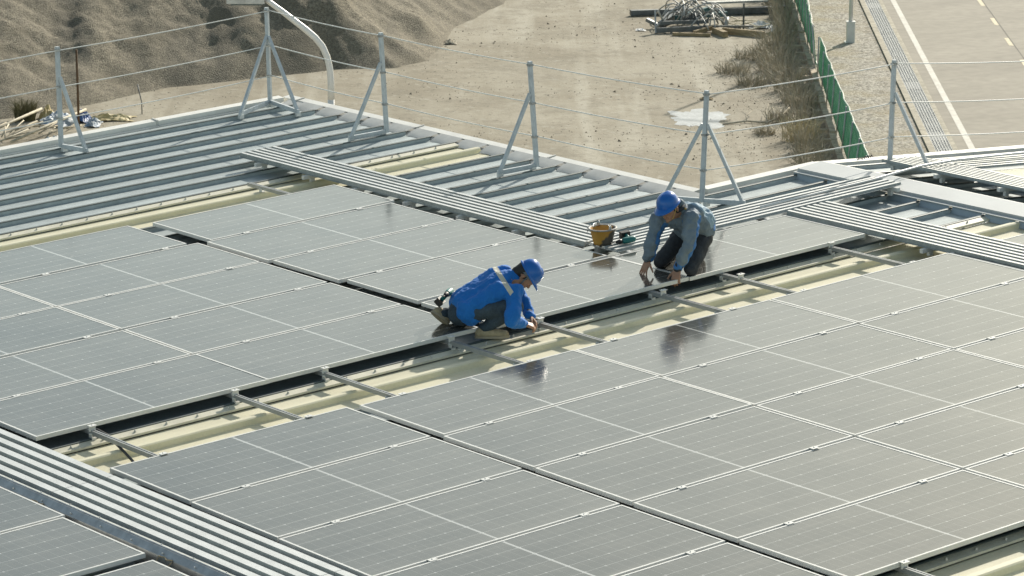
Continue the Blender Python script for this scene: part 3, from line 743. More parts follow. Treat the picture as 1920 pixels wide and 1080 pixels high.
for i, (s, t, rad, h, k) in enumerate(sh):
    shrub(nm[k][0], nm[k][1], 'shrub' if k == 'dry' else 'grass tuft', RP(s, t), rad, h, int(180 * rad * rad + 70), M[k], 100 + i, 'dry shrubs along the yard edge' if k == 'dry' else 'straw tufts along the yard edge', .5 if k == 'dry' else .35)
shrub('dry_shrub', 'olive brown shrub at the heap toe left of the plastic rubbish', 'shrub', (26.0, 50.0, ZG), .45, .7, 380, M['olive'], 77, None, .6)
q = MB(); pth = [RP(4.2, -2.6, .02), RP(4.5, -2.0, .05), RP(4.4, -1.5, .03), RP(4.9, -1.1, .12), RP(5.6, -.9, .2)]
q.sweep(pth, [.02, .024, .026, .03, .03], 6); q.sweep([pth[1], RP(5.0, -2.0, .1), RP(5.6, -1.8, .14), RP(6.4, -2.0, .12)], [.014, .012, .01, .006], 5); q.sweep([pth[2], RP(5.0, -1.5, .2), RP(5.9, -1.4, .25)], [.014, .012, .006], 5)
tag(build('fallen_branch', q, M['dry'], None, pth[0], WORLD), 'bare forked branch lying on the sand beside the shrubs', 'branch')

# ------------------------------------------------------------------ lamps
o = empty('street_lamp', (12.822, 18.289, ZG), WORLD); tag(o, 'white street lamp with a curved arm rising behind the far roof corner', 'street lamp', 'white lamp poles of the yard')
m = MB(); px_, py_ = 12.842, 18.33
m.sweep([(px_, py_, ZG), (px_, py_, -2.2), (px_, py_, -1.3)], [.075, .053, .051], 16); build('lamp_pole', m, M['lamp'], o, frame=WORLD)
L_ = Vector((-.78, .62, 0)).normalized()
arm = [(0, -1.3), (0, -1.02), (.012, -.84), (.05, -.66), (.12, -.50), (.225, -.37), (.37, -.245), (.54, -.11), (.72, .03), (.88, .15), (.98, .22)]
m = MB(); m.sweep([Vector((px_, py_, z)) + L_ * u for u, z in arm], [.051] + [.05] * 6 + [.046, .043, .04, .04], 16); build('lamp_arm', m, M['lamp'], o, frame=WORLD)
hd = Vector((px_, py_, 0)) + L_ * 1.24; m = MB(); sd_ = Vector((.62, .78, 0))
m4 = Matrix((L_, sd_, Vector((0, 0, 1)))).transposed().to_4x4(); m4.translation = (hd.x, hd.y, .17)
m.box((-.28, -.13, -.02), (.28, .13, .07), 0, m4); hdo = build('lamp_head', m, M['galv'], o, frame=WORLD)
m = MB(); m.box((-.24, -.10, -.045), (.22, .10, -.021), 0, m4); build('lamp_lens', m, M['lampglass'], hdo, frame=WORLD)
P = RP(17.74, 1.40); o = empty('street_lamp', P, WORLD); tag(o, 'white lamp pole with a boxy base standing in the gravel strip', 'street lamp', 'white lamp poles of the yard')
m = MB()
m.sweep([P + Vector((0, 0, .6)), P + Vector((0, 0, 3.5)), P + Vector((0, 0, 7.5))], [.06, .056, .045], 14); build('lamp_pole', m, M['lamp'], o, frame=WORLD)
m = MB(); m4 = Matrix((Vector((.78, -.62, 0)), Vector((.62, .78, 0)), Vector((0, 0, 1)))).transposed().to_4x4(); m4.translation = P
m.box((-.115, -.115, 0), (.115, .115, .60), 0, m4); m.box((-.13, -.13, .60), (.13, .13, .625), 0, m4); m.box((-.17, -.17, .0), (-.116, .17, .03), 0, m4); build('pole_base', m, M['lamp'], o, frame=WORLD)
m = MB(); m.sweep([P + Vector((0, 0, 7.4)), P + Vector((.5, -.4, 7.9)), P + Vector((1.1, -.9, 8.05))], .035, 10); build('lamp_arm', m, M['lamp'], o, frame=WORLD)
m = MB(); m4.translation = P + Vector((1.3, -1.06, 8.05)); m.box((-.3, -.12, -.03), (.3, .12, .05), 0, m4); build('lamp_head', m, M['galv'], o, frame=WORLD)

# ------------------------------------------------------------------ scrap and rubbish
M['steel'] = mat('scrap_steel', (.17, .185, .19), .5, .5, .25, 3)
M['pale'] = mat('scrap_pale_pipe', (.48, .48, .45), .5, .2, .2, 3)
M['wood'] = mat('weathered_timber', (.36, .28, .16), .85, 0, .25, 4, stretch=(1, 1, 4))
M['board'] = mat('pale_board', (.55, .50, .36), .8, 0, .2, 4)
M['sheetw'] = mat('white_plastic', (.72, .72, .69), .5, 0, .15, 3)
M['teal'] = mat('teal_scrap', (.07, .16, .17), .5, .1, .2, 3)
def G(x, y, z=0): return Vector((x, y, ZG + z))
CR = Vector((.781, -.625, 0)); CF = Vector((.61, .76, 0))
def SC(u, v, z=0): return Vector((48.5, 50.9, ZG + z)) + CR * u + CF * v         # scrap pile: u to the right, v away
def one(name, label, cat, mb, m_, p, group=None): return tag(build(name, mb, m_, None, p, WORLD), label, cat, group)
def beam(p0, p1, w_, h_, m_, name, label, cat, group=None):
    q = MB(); q.bar(p0, p1, w_, h_); return one(name, label, cat, q, m_, p0, group)
def pipe(path, r_, m_, name, label, cat, group=None):
    q = MB(); q.sweep(path, r_, 8); return one(name, label, cat, q, m_, path[0], group)
beam(SC(-.55, -.35, .10), SC(1.10, .0, .13), .10, .14, M['steel'], 'steel_channel', 'dark steel channel forming the front edge of the scrap pile', 'steel beam')
beam(SC(-.50, -.05, .27), SC(1.0, .25, .28), .09, .10, M['steel'], 'steel_channel', 'second dark steel channel lying on the front one', 'steel beam')
beam(SC(-.58, -.4, .02), SC(-.58, .1, .62), .05, .05, M['pale'], 'steel_frame_bar', 'upright pale bar at the left end of the scrap pile', 'steel bar')
beam(SC(-.55, -.3, .2), SC(-.15, .6, .5), .05, .05, M['pale'], 'steel_frame_bar', 'slanting pale bar beside the upright bar of the scrap pile', 'steel bar')
beam(SC(-.5, 0, .62), SC(-.3, .1, .25), .10, .03, M['pale'], 'steel_plate_strip', 'broad pale strip leaning on the left end of the scrap pile', 'steel strip')
beam(SC(-.8, .8, .25), SC(-.45, .6, .10), .12, .10, M['steel'], 'steel_stub', 'short square stub left of the scrap pile', 'steel stub')
beam(SC(-.35, 1.0, .10), SC(.4, 2.6, .25), .16, .18, M['steel'], 'steel_channel', 'wide dark channel running back through the scrap pile', 'steel beam')
beam(SC(.1, 1.4, .2), SC(1.2, 2.4, .35), .12, .16, M['teal'], 'steel_channel', 'blue green channel deep in the scrap pile', 'steel beam')
for i in range(30):
    r = random.Random(50 + i); c = (r.uniform(-.1, 1.25), r.uniform(.0, 1.9)); a = r.uniform(-.8, 3.6); L = r.uniform(.45, 1.35); k = r.uniform(-.35, .35) * (i % 2)
    path = []
    for j in range(9):
        t = j / 8 - .5; aa = a + k * t * 3
        path.append(SC(c[0] + math.cos(aa) * L * t, c[1] + math.sin(aa) * L * t * 1.6, .12 + .55 * r.random() * 0 + .4 * (1 - 4 * t * t) * r.uniform(.8, 1) + .1 * (i % 4)))
    pipe(path, r.uniform(.012, .026), M['pale' if i % 3 else 'steel'], 'bent_pipe', 'bent grey pipe tangled in the middle of the scrap pile', 'pipe', 'bent pipes of the scrap pile')
q = MB(); rr = random.Random(4)
for i in range(34):
    a = rr.uniform(0, 6.28); b_ = rr.uniform(.18, .34); t0 = rr.uniform(0, 6.28); tilt = rr.uniform(-.5, .5)
    q.sweep([SC(.55 + math.cos(t0 + k * .45) * b_ * 1.0 + rr.gauss(0, .004), .75 + math.sin(t0 + k * .45) * b_ * 1.3, .30 + tilt * .3 * math.sin(k * .45 + a) + .14 * rr.random() * 0) for k in range(12)], .008, 4, caps=False)
one('wire_tangle', 'dark tangle of coiled wire on top of the scrap pile', 'wire coil', q, M['steel'], SC(.55, .75))
pipe([SC(1.1 + .42 * math.cos(t) , .9 + .3 * math.sin(t), .38 + .33 * math.sin(t)) for t in [k * .3 - .5 for k in range(14)]], .02, M['pale'], 'bent_hose', 'pale hose looping out of the right side of the scrap pile', 'hose')
beam(SC(-1.2, 3.3, .1), SC(.7, 3.7, .1), .18, .16, M['steel'], 'steel_beam', 'dark beam lying at the back left of the scrap pile', 'steel beam')
beam(SC(.9, 3.3, .12), SC(3.6, 4.0, .12), .22, .2, M['steel'], 'steel_beam', 'long dark beam at the back right of the scrap pile', 'steel beam')
beam(SC(1.0, 3.6, .36), SC(3.0, 4.2, .36), .3, .06, M['pale'], 'steel_sheet', 'pale sheet resting on the long dark beam', 'metal sheet')
beam(SC(.6, 2.5, .1), SC(1.7, 2.9, .14), .15, .12, M['teal'], 'steel_channel', 'teal channel piece between scrap pile and long beam', 'steel beam')
beam(SC(-.1, -.75, .05), SC(1.0, -.95, .05), .12, .09, M['wood'], 'timber_beam', 'flat dark timber lying in front of the scrap pile', 'timber beam')
beam(SC(.55, -.60, .06), SC(1.25, .1, .16), .12, .12, M['wood'], 'timber_beam', 'slanting timber leaning on the right end of the steel channel', 'timber beam')
beam(SC(1.15, -.25, .09), SC(1.42, -1.15, .09), .16, .17, M['wood'], 'timber_beam', 'thick square timber pointing at the viewer', 'timber beam')
beam(SC(1.40, -.35, .09), SC(2.55, -1.15, .09), .10, .18, M['wood'], 'timber_beam', 'long yellowish timber on edge right of the thick square one', 'timber beam')
beam(SC(2.6, -.8, .06), SC(3.65, .0, .06), .06, .08, M['board'], 'thin_batten', 'thin pale batten reaching into the shrubs', 'batten')
beam(SC(1.1, -.2, .2), SC(2.3, -.2, .2), .05, .05, M['steel'], 'steel_bar', 'thin dark bar lying across the timbers', 'steel bar')
beam(SC(2.02, .0, 0), SC(2.02, .0, .85), .04, .04, M['steel'], 'steel_stake', 'dark stake standing upright among the pale boards', 'stake')
pipe([SC(1.55, .35, .1), SC(1.9, -.05, .1)], .07, M['steel'], 'pipe_stub', 'dark pipe stub left of the upright stake', 'pipe')
pipe([SC(1.5, .25, .1), SC(1.58, .5, .35)], .06, M['pale'], 'pipe_stub', 'pale pipe stub left of the upright stake', 'pipe')
for i in range(11):
    r = random.Random(200 + i); u, v = r.uniform(1.7, 3.1), r.uniform(.2, 1.6); a = r.uniform(-1.1, .5); L = r.uniform(.6, 1.3)
    beam(SC(u - math.cos(a) * L / 2, v - math.sin(a) * L * .8, .05 + .05 * (i % 3)), SC(u + math.cos(a) * L / 2, v + math.sin(a) * L * .8, .08 + .12 * r.random()), .05, .025, M['board'], 'pale_board', 'narrow pale board in the loose heap right of the scrap', 'board', 'pale boards in the loose heap')
def crumple(name, label, cat, p, ru, rv, h, m_, seed, group=None):
    q = MB(); n = 22
    for j in range(n):
        for i in range(n):
            u, v = i / (n - 1) * 2 - 1, j / (n - 1) * 2 - 1; e = max(0, 1 - (u * u + v * v) * .8)
            wob = 1 + .35 * noise.noise((u * 1.5, v * 1.5, seed + 5))
            q.v.append(p + CR * u * ru * wob + CF * v * rv * wob + Vector((0, 0, .02 + h * e * (.45 + .9 * abs(noise.noise((u * 3.2, v * 3.2, seed)))) + .02 * noise.noise((u * 11, v * 11, seed)))))
    for j in range(n - 1):
        for i in range(n - 1): q.f.append([j * n + i, j * n + i + 1, (j + 1) * n + i + 1, (j + 1) * n + i]); q.i.append(0); q.sm.append(False)
    o = one(name, label, cat, q, m_, p, group); return o
crumple('plastic_sheet', 'white plastic sheet crumpled among the pale boards', 'plastic sheet', SC(2.6, .9), .42, .35, .2, M['sheetw'], 3)
crumple('plastic_sheet', 'white sack scrap at the right of the pale boards', 'plastic sheet', SC(3.1, .3), .22, .3, .15, M['sheetw'], 9)
crumple('plastic_sheet', 'small pale sheet lying left of the scrap pile', 'plastic sheet', SC(-1.0, .3), .13, .2, .05, M['sheetw'], 12)
M['blue'] = mat('blue_tarp', (.05, .12, .30), .5, 0, .2, 6); M['tarp'] = mat('striped_tarp', (.44, .45, .44), .6, 0, .2, 5, col2=(.13, .22, .32), detail=3); M['yel'] = mat('yellow_plastic', (.58, .50, .28), .6, 0, .2, 4, col2=(.36, .27, .10))
crumple('tarpaulin', 'blue and white tarpaulin crumpled behind the leftmost railing post', 'tarpaulin', G(26.45, 49.15), .42, .8, .32, M['tarp'], 21)
crumple('tarpaulin', 'bright blue tarpaulin scrap right of the leftmost railing post', 'tarpaulin', G(27.05, 49.0), .22, .35, .30, M['blue'], 25)
crumple('tarpaulin', 'grey blue bundle right of the leftmost railing post brace', 'tarpaulin', G(26.98, 48.35), .18, .4, .22, M['tarp'], 28)
crumple('plastic_sheet', 'long yellowish plastic sheet trailing to the right', 'plastic sheet', G(27.75, 48.75), .60, .35, .14, M['yel'], 31)
crumple('plastic_sheet', 'orange and cream sack at the left end of the tarpaulin', 'plastic sheet', G(26.62, 49.95), .2, .4, .34, M['yel'], 35)
crumple('plastic_sheet', 'white sheet scrap peeking over the left roof edge', 'plastic sheet', G(25.0, 46.9), .26, .4, .15, M['sheetw'], 38)
M['bamboo'] = mat('bamboo', (.50, .45, .33), .7, 0, .2, 5)
for (a, c, lb) in [((23.6, 48.0), (26.3, 49.7), 'long pale pole at the back of the pole heap'), ((23.8, 46.9), (27.1, 48.9), 'long pale pole at the front of the pole heap')]:
    pipe([G(*a, .15), G(*[(p + q) / 2 for p, q in zip(a, c)], .24), G(*c, .3)], .035, M['bamboo'], 'bamboo_pole', lb, 'pole')
for i in range(16):
    r = random.Random(300 + i); x, y = r.uniform(24.0, 26.4), r.uniform(47.5, 48.9); a = r.uniform(.1, 1.2); L = r.uniform(.5, 1.3)
    pipe([G(x - math.cos(a) * L / 2, y - math.sin(a) * L / 2, .05 + .1 * r.random()), G(x + math.cos(a) * L / 2, y + math.sin(a) * L / 2, .08 + .22 * r.random())], r.uniform(.012, .025), M['bamboo' if i % 2 else 'dry'], 'broken_stick', 'broken stick in the heap below the long pale poles', 'stick', 'broken sticks behind the left roof edge')
pipe([G(26.01, 47.45, 0), G(26.02, 47.46, 1.1), G(26.01, 47.45, 2.1)], [.032, .03, .027], mat('rusty_stake', (.15, .09, .045), .8, .1, .3, 6), 'rusty_stake', 'tall rusty brown stake beside the leftmost railing post', 'stake')
pipe([G(28.75, 48.9, 0), G(28.78, 48.95, .3), G(28.70, 49.0, .75)], .014, M['steel'], 'rebar', 'thin dark rebar sticking up behind the left roof edge', 'rebar')
crumple('rubble', 'small clod of earth right of the heap toe', 'clod', G(42.0, 53.3), .2, .35, .12, M['dry'], 44)
crumple('rubble', 'flat brown timber offcut behind the two brace railing post', 'offcut', G(41.4, 41.6), .16, .18, .06, M['wood'], 47)

# ------------------------------------------------------------------ people
V = Vector
VR, VU, VT = V((.780, -.625, -.037)), V((.187, .176, .966)), V((-.597, -.761, .254))   # right, up and towards the viewer, roof frame
def remesh(o, vox, sm=4, disp=None):
    r = o.modifiers.new('remesh', 'REMESH'); r.mode = 'VOXEL'; r.voxel_size = vox; r.use_smooth_shade = True
    s = o.modifiers.new('smooth', 'SMOOTH'); s.factor = .5; s.iterations = sm
    for i, (sc, st) in enumerate(disp or []):
        t = bpy.data.textures.new('folds', 'CLOUDS'); t.noise_scale = sc; t.noise_depth = 2
        d = o.modifiers.new('folds', 'DISPLACE'); d.texture = t; d.strength = st; d.mid_level = .5; d.texture_coords = 'LOCAL'
    return o
def basis(fwd, up):
    f = V(fwd).normalized(); u = V(up); u = (u - f * u.dot(f)).normalized(); s = f.cross(u)      # s = the figure's right
    return f, u, s
def hand(mb, wrist, d, nrm, thumb, curl=(.35, .4, .45, .5), spread=.10, size=1.0, tcurl=.35):
    """d: wrist to knuckles, nrm: out of the back of the hand, thumb: towards the thumb side"""
    d = V(d).normalized(); n = V(nrm); n = (n - d * n.dot(d)).normalized(); t = n.cross(d)
    if t.dot(V(thumb)) < 0: t = -t
    w = V(wrist); k = size
    kn = []
    for i, off in enumerate((.030, .010, -.010, -.029)):                     # index to little
        p = w + d * (.088 - .004 * abs(i - 1)) * k + t * off * k; kn.append(p)
        mb.caps(w + t * off * .55 * k + d * .008, p, .017 * k, .0125 * k, n=10, rings=3)
    mb.caps(kn[0], kn[3], .011 * k, .010 * k, n=10, rings=3)
    for i, L in enumerate((.074, .082, .077, .060)):
        a0 = curl[i]; dirv = (d + t * (spread * (1.5 - i)) * 1.0).normalized(); p = kn[i]; ang = a0 * .7
        for s, (fr, rad) in enumerate(((.46, .0098), (.30, .0088), (.24, .0078))):
            dv = dirv * math.cos(ang) - n * math.sin(ang); q = p + dv * L * fr * k
            mb.caps(p, q, rad * k, (rad - .0008) * k, n=8, rings=3); p = q; ang += a0
    b = w + d * .022 * k + t * .024 * k; dv = (d * .62 + t * .74 - n * .22).normalized(); p = b
    mb.caps(w + d * .02, b + dv * .02 * k, .017 * k, .015 * k, n=8, rings=3)
    for L, rad in ((.040, .0125), (.032, .0105), (.024, .009)):
        q = p + dv * L * k; mb.caps(p, q, rad * k, (rad - .001) * k, n=8, rings=3); p = q
        dv = (dv + d * tcurl - n * tcurl * .4).normalized()
def head(mb, c, fwd, up):
    f, u, s = basis(fwd, up); c = V(c)
    mb.caps(c - f * .028 + u * .022, c + f * .030 + u * .020, .082, .078)       # cranium
    mb.caps(c + f * .035 + u * .0, c + f * .052 - u * .068, .062, .040)         # face to chin
    for q in (-1, 1):
        mb.caps(c + f * .040 - u * .020 + s * q * .038, c + f * .045 - u * .062 + s * q * .022, .035, .026, n=10, rings=3)   # cheeks, jaw
        mb.caps(c + f * .088 + u * .018 + s * q * .012, c + f * .074 + u * .016 + s * q * .046, .011, .010, n=8, rings=3)  # brow
        mb.caps(c - f * .006 - u * .002 + s * q * .081, c - f * .010 - u * .036 + s * q * .078, .014, .009, n=8, rings=3)  # ears
    mb.caps(c + f * .094 + u * .004, c + f * .108 - u * .030, .009, .014, n=8, rings=3)                                # nose
    mb.caps(c + f * .090 - u * .055 - s * .018, c + f * .090 - u * .055 + s * .018, .009, .009, n=8, rings=3)              # lips
    mb.caps(c + f * .082 - u * .088, c + f * .078 - u * .086, .020, .020, n=8, rings=3)                                # chin
def face_parts(o, c, fwd, up, mdark, mhair):
    f, u, s = basis(fwd, up); c = V(c)
    for q in (-1, 1):
        m = MB(); e = c + f * .083 + u * .002 + s * q * .032; m.caps(e - s * .006, e + s * .006, .009, .009, n=10, rings=4); build('eye', m, mdark, o)
    m = MB()
    m.caps(c - f * .040 + u * .012, c - f * .052 - u * .045, .082, .060); m.caps(c - f * .01 + u * .03, c + f * .02 + u * .04, .088, .080)
    for q in (-1, 1): m.caps(c + f * .025 + u * .0 + s * q * .076, c + f * .022 - u * .018 + s * q * .076, .012, .008, n=8, rings=3)
    remesh(build('hair', m, mhair, o), .008, 2)
def helmet(o, c, fwd, up, mblue, mstrap, strap=True):
    f, u, s = basis(fwd, up); c = V(c); f, u, s = f * .88, u * .88, s * .89; n, k = 36, 10; m = MB()
    def pt(a, t):
        ca, sa = math.cos(a), math.sin(a); L = .135 if ca > 0 else .138
        rr = math.cos(t) ** .75; z = .128 * math.sin(t)
        ridge = .007 * math.exp(-(sa * .113 * rr / .020) ** 2) * min(1, (math.pi / 2 - t) * 8 + .3) * (1 if t > .2 else 0)
        return c + f * (L * ca * rr) + s * (.113 * sa * rr) + u * (z + ridge)
    for j in range(k + 1):
        for i in range(n): m.v.append(pt(2 * math.pi * i / n, math.pi / 2 * min(.985, j / k)))
    for j in range(k):
        for i in range(n): a = j * n; m.f.append([a + i, a + (i + 1) % n, a + n + (i + 1) % n, a + n + i]); m.i.append(0); m.sm.append(True)
    m.f.append([k * n + i for i in range(n)]); m.i.append(0); m.sm.append(True)
    b0 = len(m.v)                                                              # brim and peak
    for (g, dz) in ((0, .004), (1, -.010), (1.02, -.018), (0, -.012)):
        for i in range(n):
            a = 2 * math.pi * i / n; ca, sa = math.cos(a), math.sin(a); L = .135 if ca > 0 else .138
            ex = (.016 + (.050 * max(0, ca) ** 1.6)) * g; m.v.append(c + f * (L + ex) * ca + s * (.113 + ex * .75) * sa + u * (dz - .012 * max(0, ca) ** 2 * g))
    for j in range(3):
        for i in range(n): a = b0 + j * n; m.f.append([a + i, a + (i + 1) % n, a + n + (i + 1) % n, a + n + i][::-1]); m.i.append(0); m.sm.append(True)
    h = build('helmet', m, mblue, o)
    m = MB(); pts = [c + f * (.112 * math.cos(a)) + s * (.096 * math.sin(a)) - u * (.022 + .018 * max(0, -math.cos(a))) for a in [math.pi * (.35 + 1.3 * i / 16) for i in range(17)]]
    for i in range(16): m.bar(pts[i], pts[i + 1], .006, .030, u)
    m.sweep([c - f * .118 - u * .036 - s * .012, c - f * .118 - u * .036 + s * .012], .016, 10); build('headband', m, mstrap, h)
    if strap:
        m = MB()
        for q in (-1, 1): m.sweep([c + s * q * .100 - u * .01 + f * .02, c + s * q * .088 - u * .07 + f * .025, c + s * q * .045 - u * .145 + f * .05, c - u * .165 + f * .07], .006, 6)
        build('chin_strap', m, mstrap, h)
def limb(mb, pts, rads): mb.chain([V(p) for p in pts], rads, n=16, rings=5)
M['skin'] = mat('skin', (.36, .20, .13), .55, 0, .06, 8, spec=.4)
M['hair'] = mat('black_hair', (.012, .011, .010), .6, 0, .1)
M['eye'] = mat('eye', (.03, .02, .015), .2, 0, 0)
M['helmet'] = mat('helmet_plastic', (.006, .115, .43), .25, 0, .03, 5)
M['strap'] = mat('grey_strap', (.16, .19, .20), .6, 0, .1)
M['strapy'] = mat('yellow_strap', (.48, .33, .10), .6, 0, .1)
M['jeans'] = mat('dark_denim', (.040, .064, .086), .85, 0, .22, 7, fine=.2, fscale=70)
M['trous'] = mat('black_trousers', (.030, .036, .044), .8, 0, .2, 8, fine=.15, fscale=60)
M['shoe'] = mat('tan_canvas', (.40, .33, .21), .75, 0, .2, 14)
M['sole'] = mat('pale_sole', (.36, .31, .22), .7, 0, .1)
M['glove'] = mat('work_glove', (.42, .32, .19), .8, 0, .15, 20)
def shoe(o, heel, toe, up, ank, m1='shoe', m2='sole'):
    h, t, u = V(heel), V(toe), V(up).normalized(); a = V(ank); d = (t - h).normalized()
    m = MB(); m.chain([h + u * .045, h + (t - h) * .55 + u * .042, t + u * .032], [.040, .043, .036]); m.caps(h + u * .06 + d * .01, a, .042, .040)
    m.caps(h + (t - h) * .3 + u * .07, h + (t - h) * .6 + u * .05, .035, .034)
    sh_ = remesh(build('shoe', m, M[m1], o), .007, 3)
    s = d.cross(u).normalized(); m = MB(); n = 16; prof = []
    for i in range(n):
        q = 2 * math.pi * i / n; L = (t - h).length / 2; prof.append((h + t) / 2 + d * math.cos(q) * (L + .042) + s * math.sin(q) * .046 * (1 - .12 * math.cos(q + 3.14)))
    m.add([p + u * .002 for p in prof] + [p + u * .022 for p in prof], [(i, (i + 1) % n, n + (i + 1) % n, n + i) for i in range(n)] + [tuple(range(n))[::-1], tuple(range(n, 2 * n))]); build('sole', m, M[m2], sh_)

# --- the crouching worker in the plain blue jacket
J = dict(heelR=(2.19, 1.17, -.095), toeR=(2.36, 1.015, -.095), ankR=(2.235, 1.150, -.010), kneeR=(2.40, .90, .205), hipR=(2.105, 1.225, .150), hipL=(2.175, 1.395, .156),
         kneeL=(2.40, 1.50, .075), ankL=(2.073, 1.525, .075), heelL=(1.990, 1.560, .085), toeL=(2.050, 1.495, .010),
         pelvis=(2.124, 1.305, .165), waist=(2.231, 1.245, .245), chest=(2.388, 1.155, .340), neckb=(2.512, 1.085, .415), shR=(2.423, .927, .325), shL=(2.558, 1.263, .424),
         elR=(2.285, .815, .105), wrR=(2.480, .905, .030), elL=(2.72, 1.22, .17), wrL=(2.66, 1.02, .045), head=(2.615, 1.020, .428))
J = {k: V(v) for k, v in J.items()}
hf = VR * .50 - VU * .84 - VT * .12; hu = VR * .84 + VU * .52 + VT * .12
org = V((2.2, 1.2, -.095))
m = MB()
head(m, J['head'], hf, hu); limb(m, [J['neckb'] - (J['neckb'] - J['chest']) * .2, J['head'] - hu.normalized() * .06], [.062, .056])
limb(m, [J['pelvis'], J['waist'], J['chest'], J['neckb']], [.075, .075, .075, .055]); limb(m, [J['shR'], J['chest'], J['shL']], [.04, .065, .04])
for q in 'RL':
    limb(m, [J['sh' + q], J['el' + q], J['wr' + q]], [.040, .036, .027]); limb(m, [J['hip' + q], J['knee' + q], J['ank' + q]], [.06, .045, .034]); limb(m, [J['pelvis'], J['hip' + q]], [.065, .06])
hand(m, J['wrR'] + VR * .01, VR * .9 + VT * -.35 - VU * .25, VT * .5 + VU * .8, VU * .2 - VT, curl=(.75, .8, .85, .85), spread=.04)
hand(m, J['wrL'], VR * .5 - VU * .7 + VT * .3, VU * .5 + VR * .6, VT, curl=(.6, .6, .65, .7), spread=.05)
w1 = remesh(build('person', m, M['skin'], None, org, ROOF), .0055, 2)
tag(w1, 'person in a plain blue jacket and blue helmet crouching with one hand on the rail', 'person')
face_parts(w1, J['head'], hf, hu, M['eye'], M['hair'])
helmet(w1, J['head'] + hu.normalized() * .048 + hf.normalized() * .004, hf, hu, M['helmet'], M['strap'])
def jacket1():
    mm = bpy.data.materials.new('blue_jacket'); mm.use_nodes = True; g = NG(mm); b = g.N['Principled BSDF']
    tc = g.N.new('ShaderNodeTexCoord'); o = tc.outputs['Object']
    ax = (J['neckb'] - J['pelvis']).normalized(); p0 = (J['shR'] * .5 + J['shL'] * .5) - org - ax * .035
    ac = (J['shL'] - J['shR']).normalized(); back = ax.cross(ac); back = back if back.z > 0 else -back
    da = g.m('SUBTRACT', g.dot(o, ax), p0.dot(ax)); db = g.m('SUBTRACT', g.dot(o, back), p0.dot(back)); dc = g.m('SUBTRACT', g.dot(o, ac), p0.dot(ac))
    band = g.m('MULTIPLY', g.m('LESS_THAN', g.m('ABSOLUTE', da), .021), g.m('GREATER_THAN', db, .0))
    band = g.m('MULTIPLY', band, g.m('LESS_THAN', g.m('ABSOLUTE', g.m('SUBTRACT', dc, .0)), .255))
    col = g.mix(g.noise(o, 9, 5), (.006, .115, .40, 1), (.012, .18, .58, 1))
    col = g.mix(band, col, (.55, .53, .44, 1)); g.L.new(col, b.inputs['Base Color']); b.inputs['Roughness'].default_value = .75
    b.inputs['Specular IOR Level'].default_value = .3; b.inputs['Sheen Weight'].default_value = .1
    bp = g.N.new('ShaderNodeBump'); bp.inputs['Strength'].default_value = .35; bp.inputs['Distance'].default_value = .02
    g.L.new(g.noise(o, 22, 5), bp.inputs['Height']); g.L.new(bp.outputs[0], b.inputs['Normal']); return mm
m = MB(); ax = (J['neckb'] - J['pelvis']).normalized(); hem = J['pelvis'] + ax * .03 + V((0, 0, .01))
side = (J['shL'] - J['shR']).normalized()
for q, k in (('R', -1), ('L', 1)):
    limb(m, [hem + side * k * .080, J['waist'] + side * k * .088, J['chest'] + side * k * .10, J['sh' + q]], [.108, .108, .106, .072])
    limb(m, [J['sh' + q], J['sh' + q].lerp(J['el' + q], .55), J['el' + q], J['el' + q].lerp(J['wr' + q], .55), J['wr' + q]], [.078, .068, .062, .056, .042])
limb(m, [hem, J['waist'], J['chest'], J['neckb']], [.136, .125, .122, .074]); limb(m, [hem - side * .075 + V((.02, 0, -.01)), hem + side * .075 + V((.02, 0, -.01))], [.134, .134]); limb(m, [J['chest'] + ax * .06, J['neckb'] + (J['head'] - J['neckb']) * .22], [.10, .064])
remesh(build('jacket', m, jacket1(), w1), .0075, 4, [(.13, .055), (.06, .014)])
m = MB()
limb(m, [J['pelvis'] + V((-.03, 0, -.04)), J['pelvis'] + ax * .02], [.114, .08])
for q in 'RL':
    limb(m, [J['pelvis'] - ax * .02, J['hip' + q], J['hip' + q].lerp(J['knee' + q], .5), J['knee' + q]], [.100, .092, .084, .068])
    limb(m, [J['knee' + q], J['knee' + q].lerp(J['ank' + q], .4), J['ank' + q]], [.072, .068, .054])
remesh(build('trousers', m, M['jeans'], w1), .0075, 4, [(.09, .022), (.04, .007)])
shoe(w1, J['heelR'], J['toeR'], (0, 0, 1), J['ankR'])
shoe(w1, J['heelL'], J['toeL'], (J['ankL'] - (J['heelL'] + J['toeL']) / 2), J['ankL'])
for q, (d_, n_) in {'R': (VR * .9 - VT * .35 - VU * .25, 0), 'L': (VR * .5 - VU * .7 + VT * .3, 0)}.items():
    m = MB(); m.caps(J['wr' + q] - V(d_).normalized() * .03, J['wr' + q] + V(d_).normalized() * .005, .038, .034)
    remesh(build('cuff', m, M['trous'], w1), .006, 2)

# --- the kneeling worker in the grey and blue jacket
K = dict(kneeL=(4.700, 1.165, .062), kneeR=(4.690, 1.585, .062), hipL=(4.976, 1.310, .300), hipR=(4.990, 1.555, .285), ankL=(5.06, 1.48, .060), toeL=(5.14, 1.54, .012), ankR=(5.02, 1.79, .060), toeR=(5.09, 1.86, .012),
         pelvis=(5.010, 1.435, .315), waist=(4.945, 1.365, .425), chest=(4.810, 1.345, .525), neckb=(4.722, 1.329, .612), shL=(4.725, 1.160, .545), shR=(4.640, 1.530, .490),
         elL=(4.610, 1.095, .300), wrL=(4.552, 1.185, .080), elR=(4.500, 1.470, .300), wrR=(4.480, 1.515, .130), head=(4.588, 1.316, .640))
K = {k: V(v) for k, v in K.items()}
kf = VR * -.50 - VU * .50 + VT * .62; ku = VR * -.30 + VU * .88 + VT * .42
org2 = V((4.8, 1.35, .001)); m = MB()
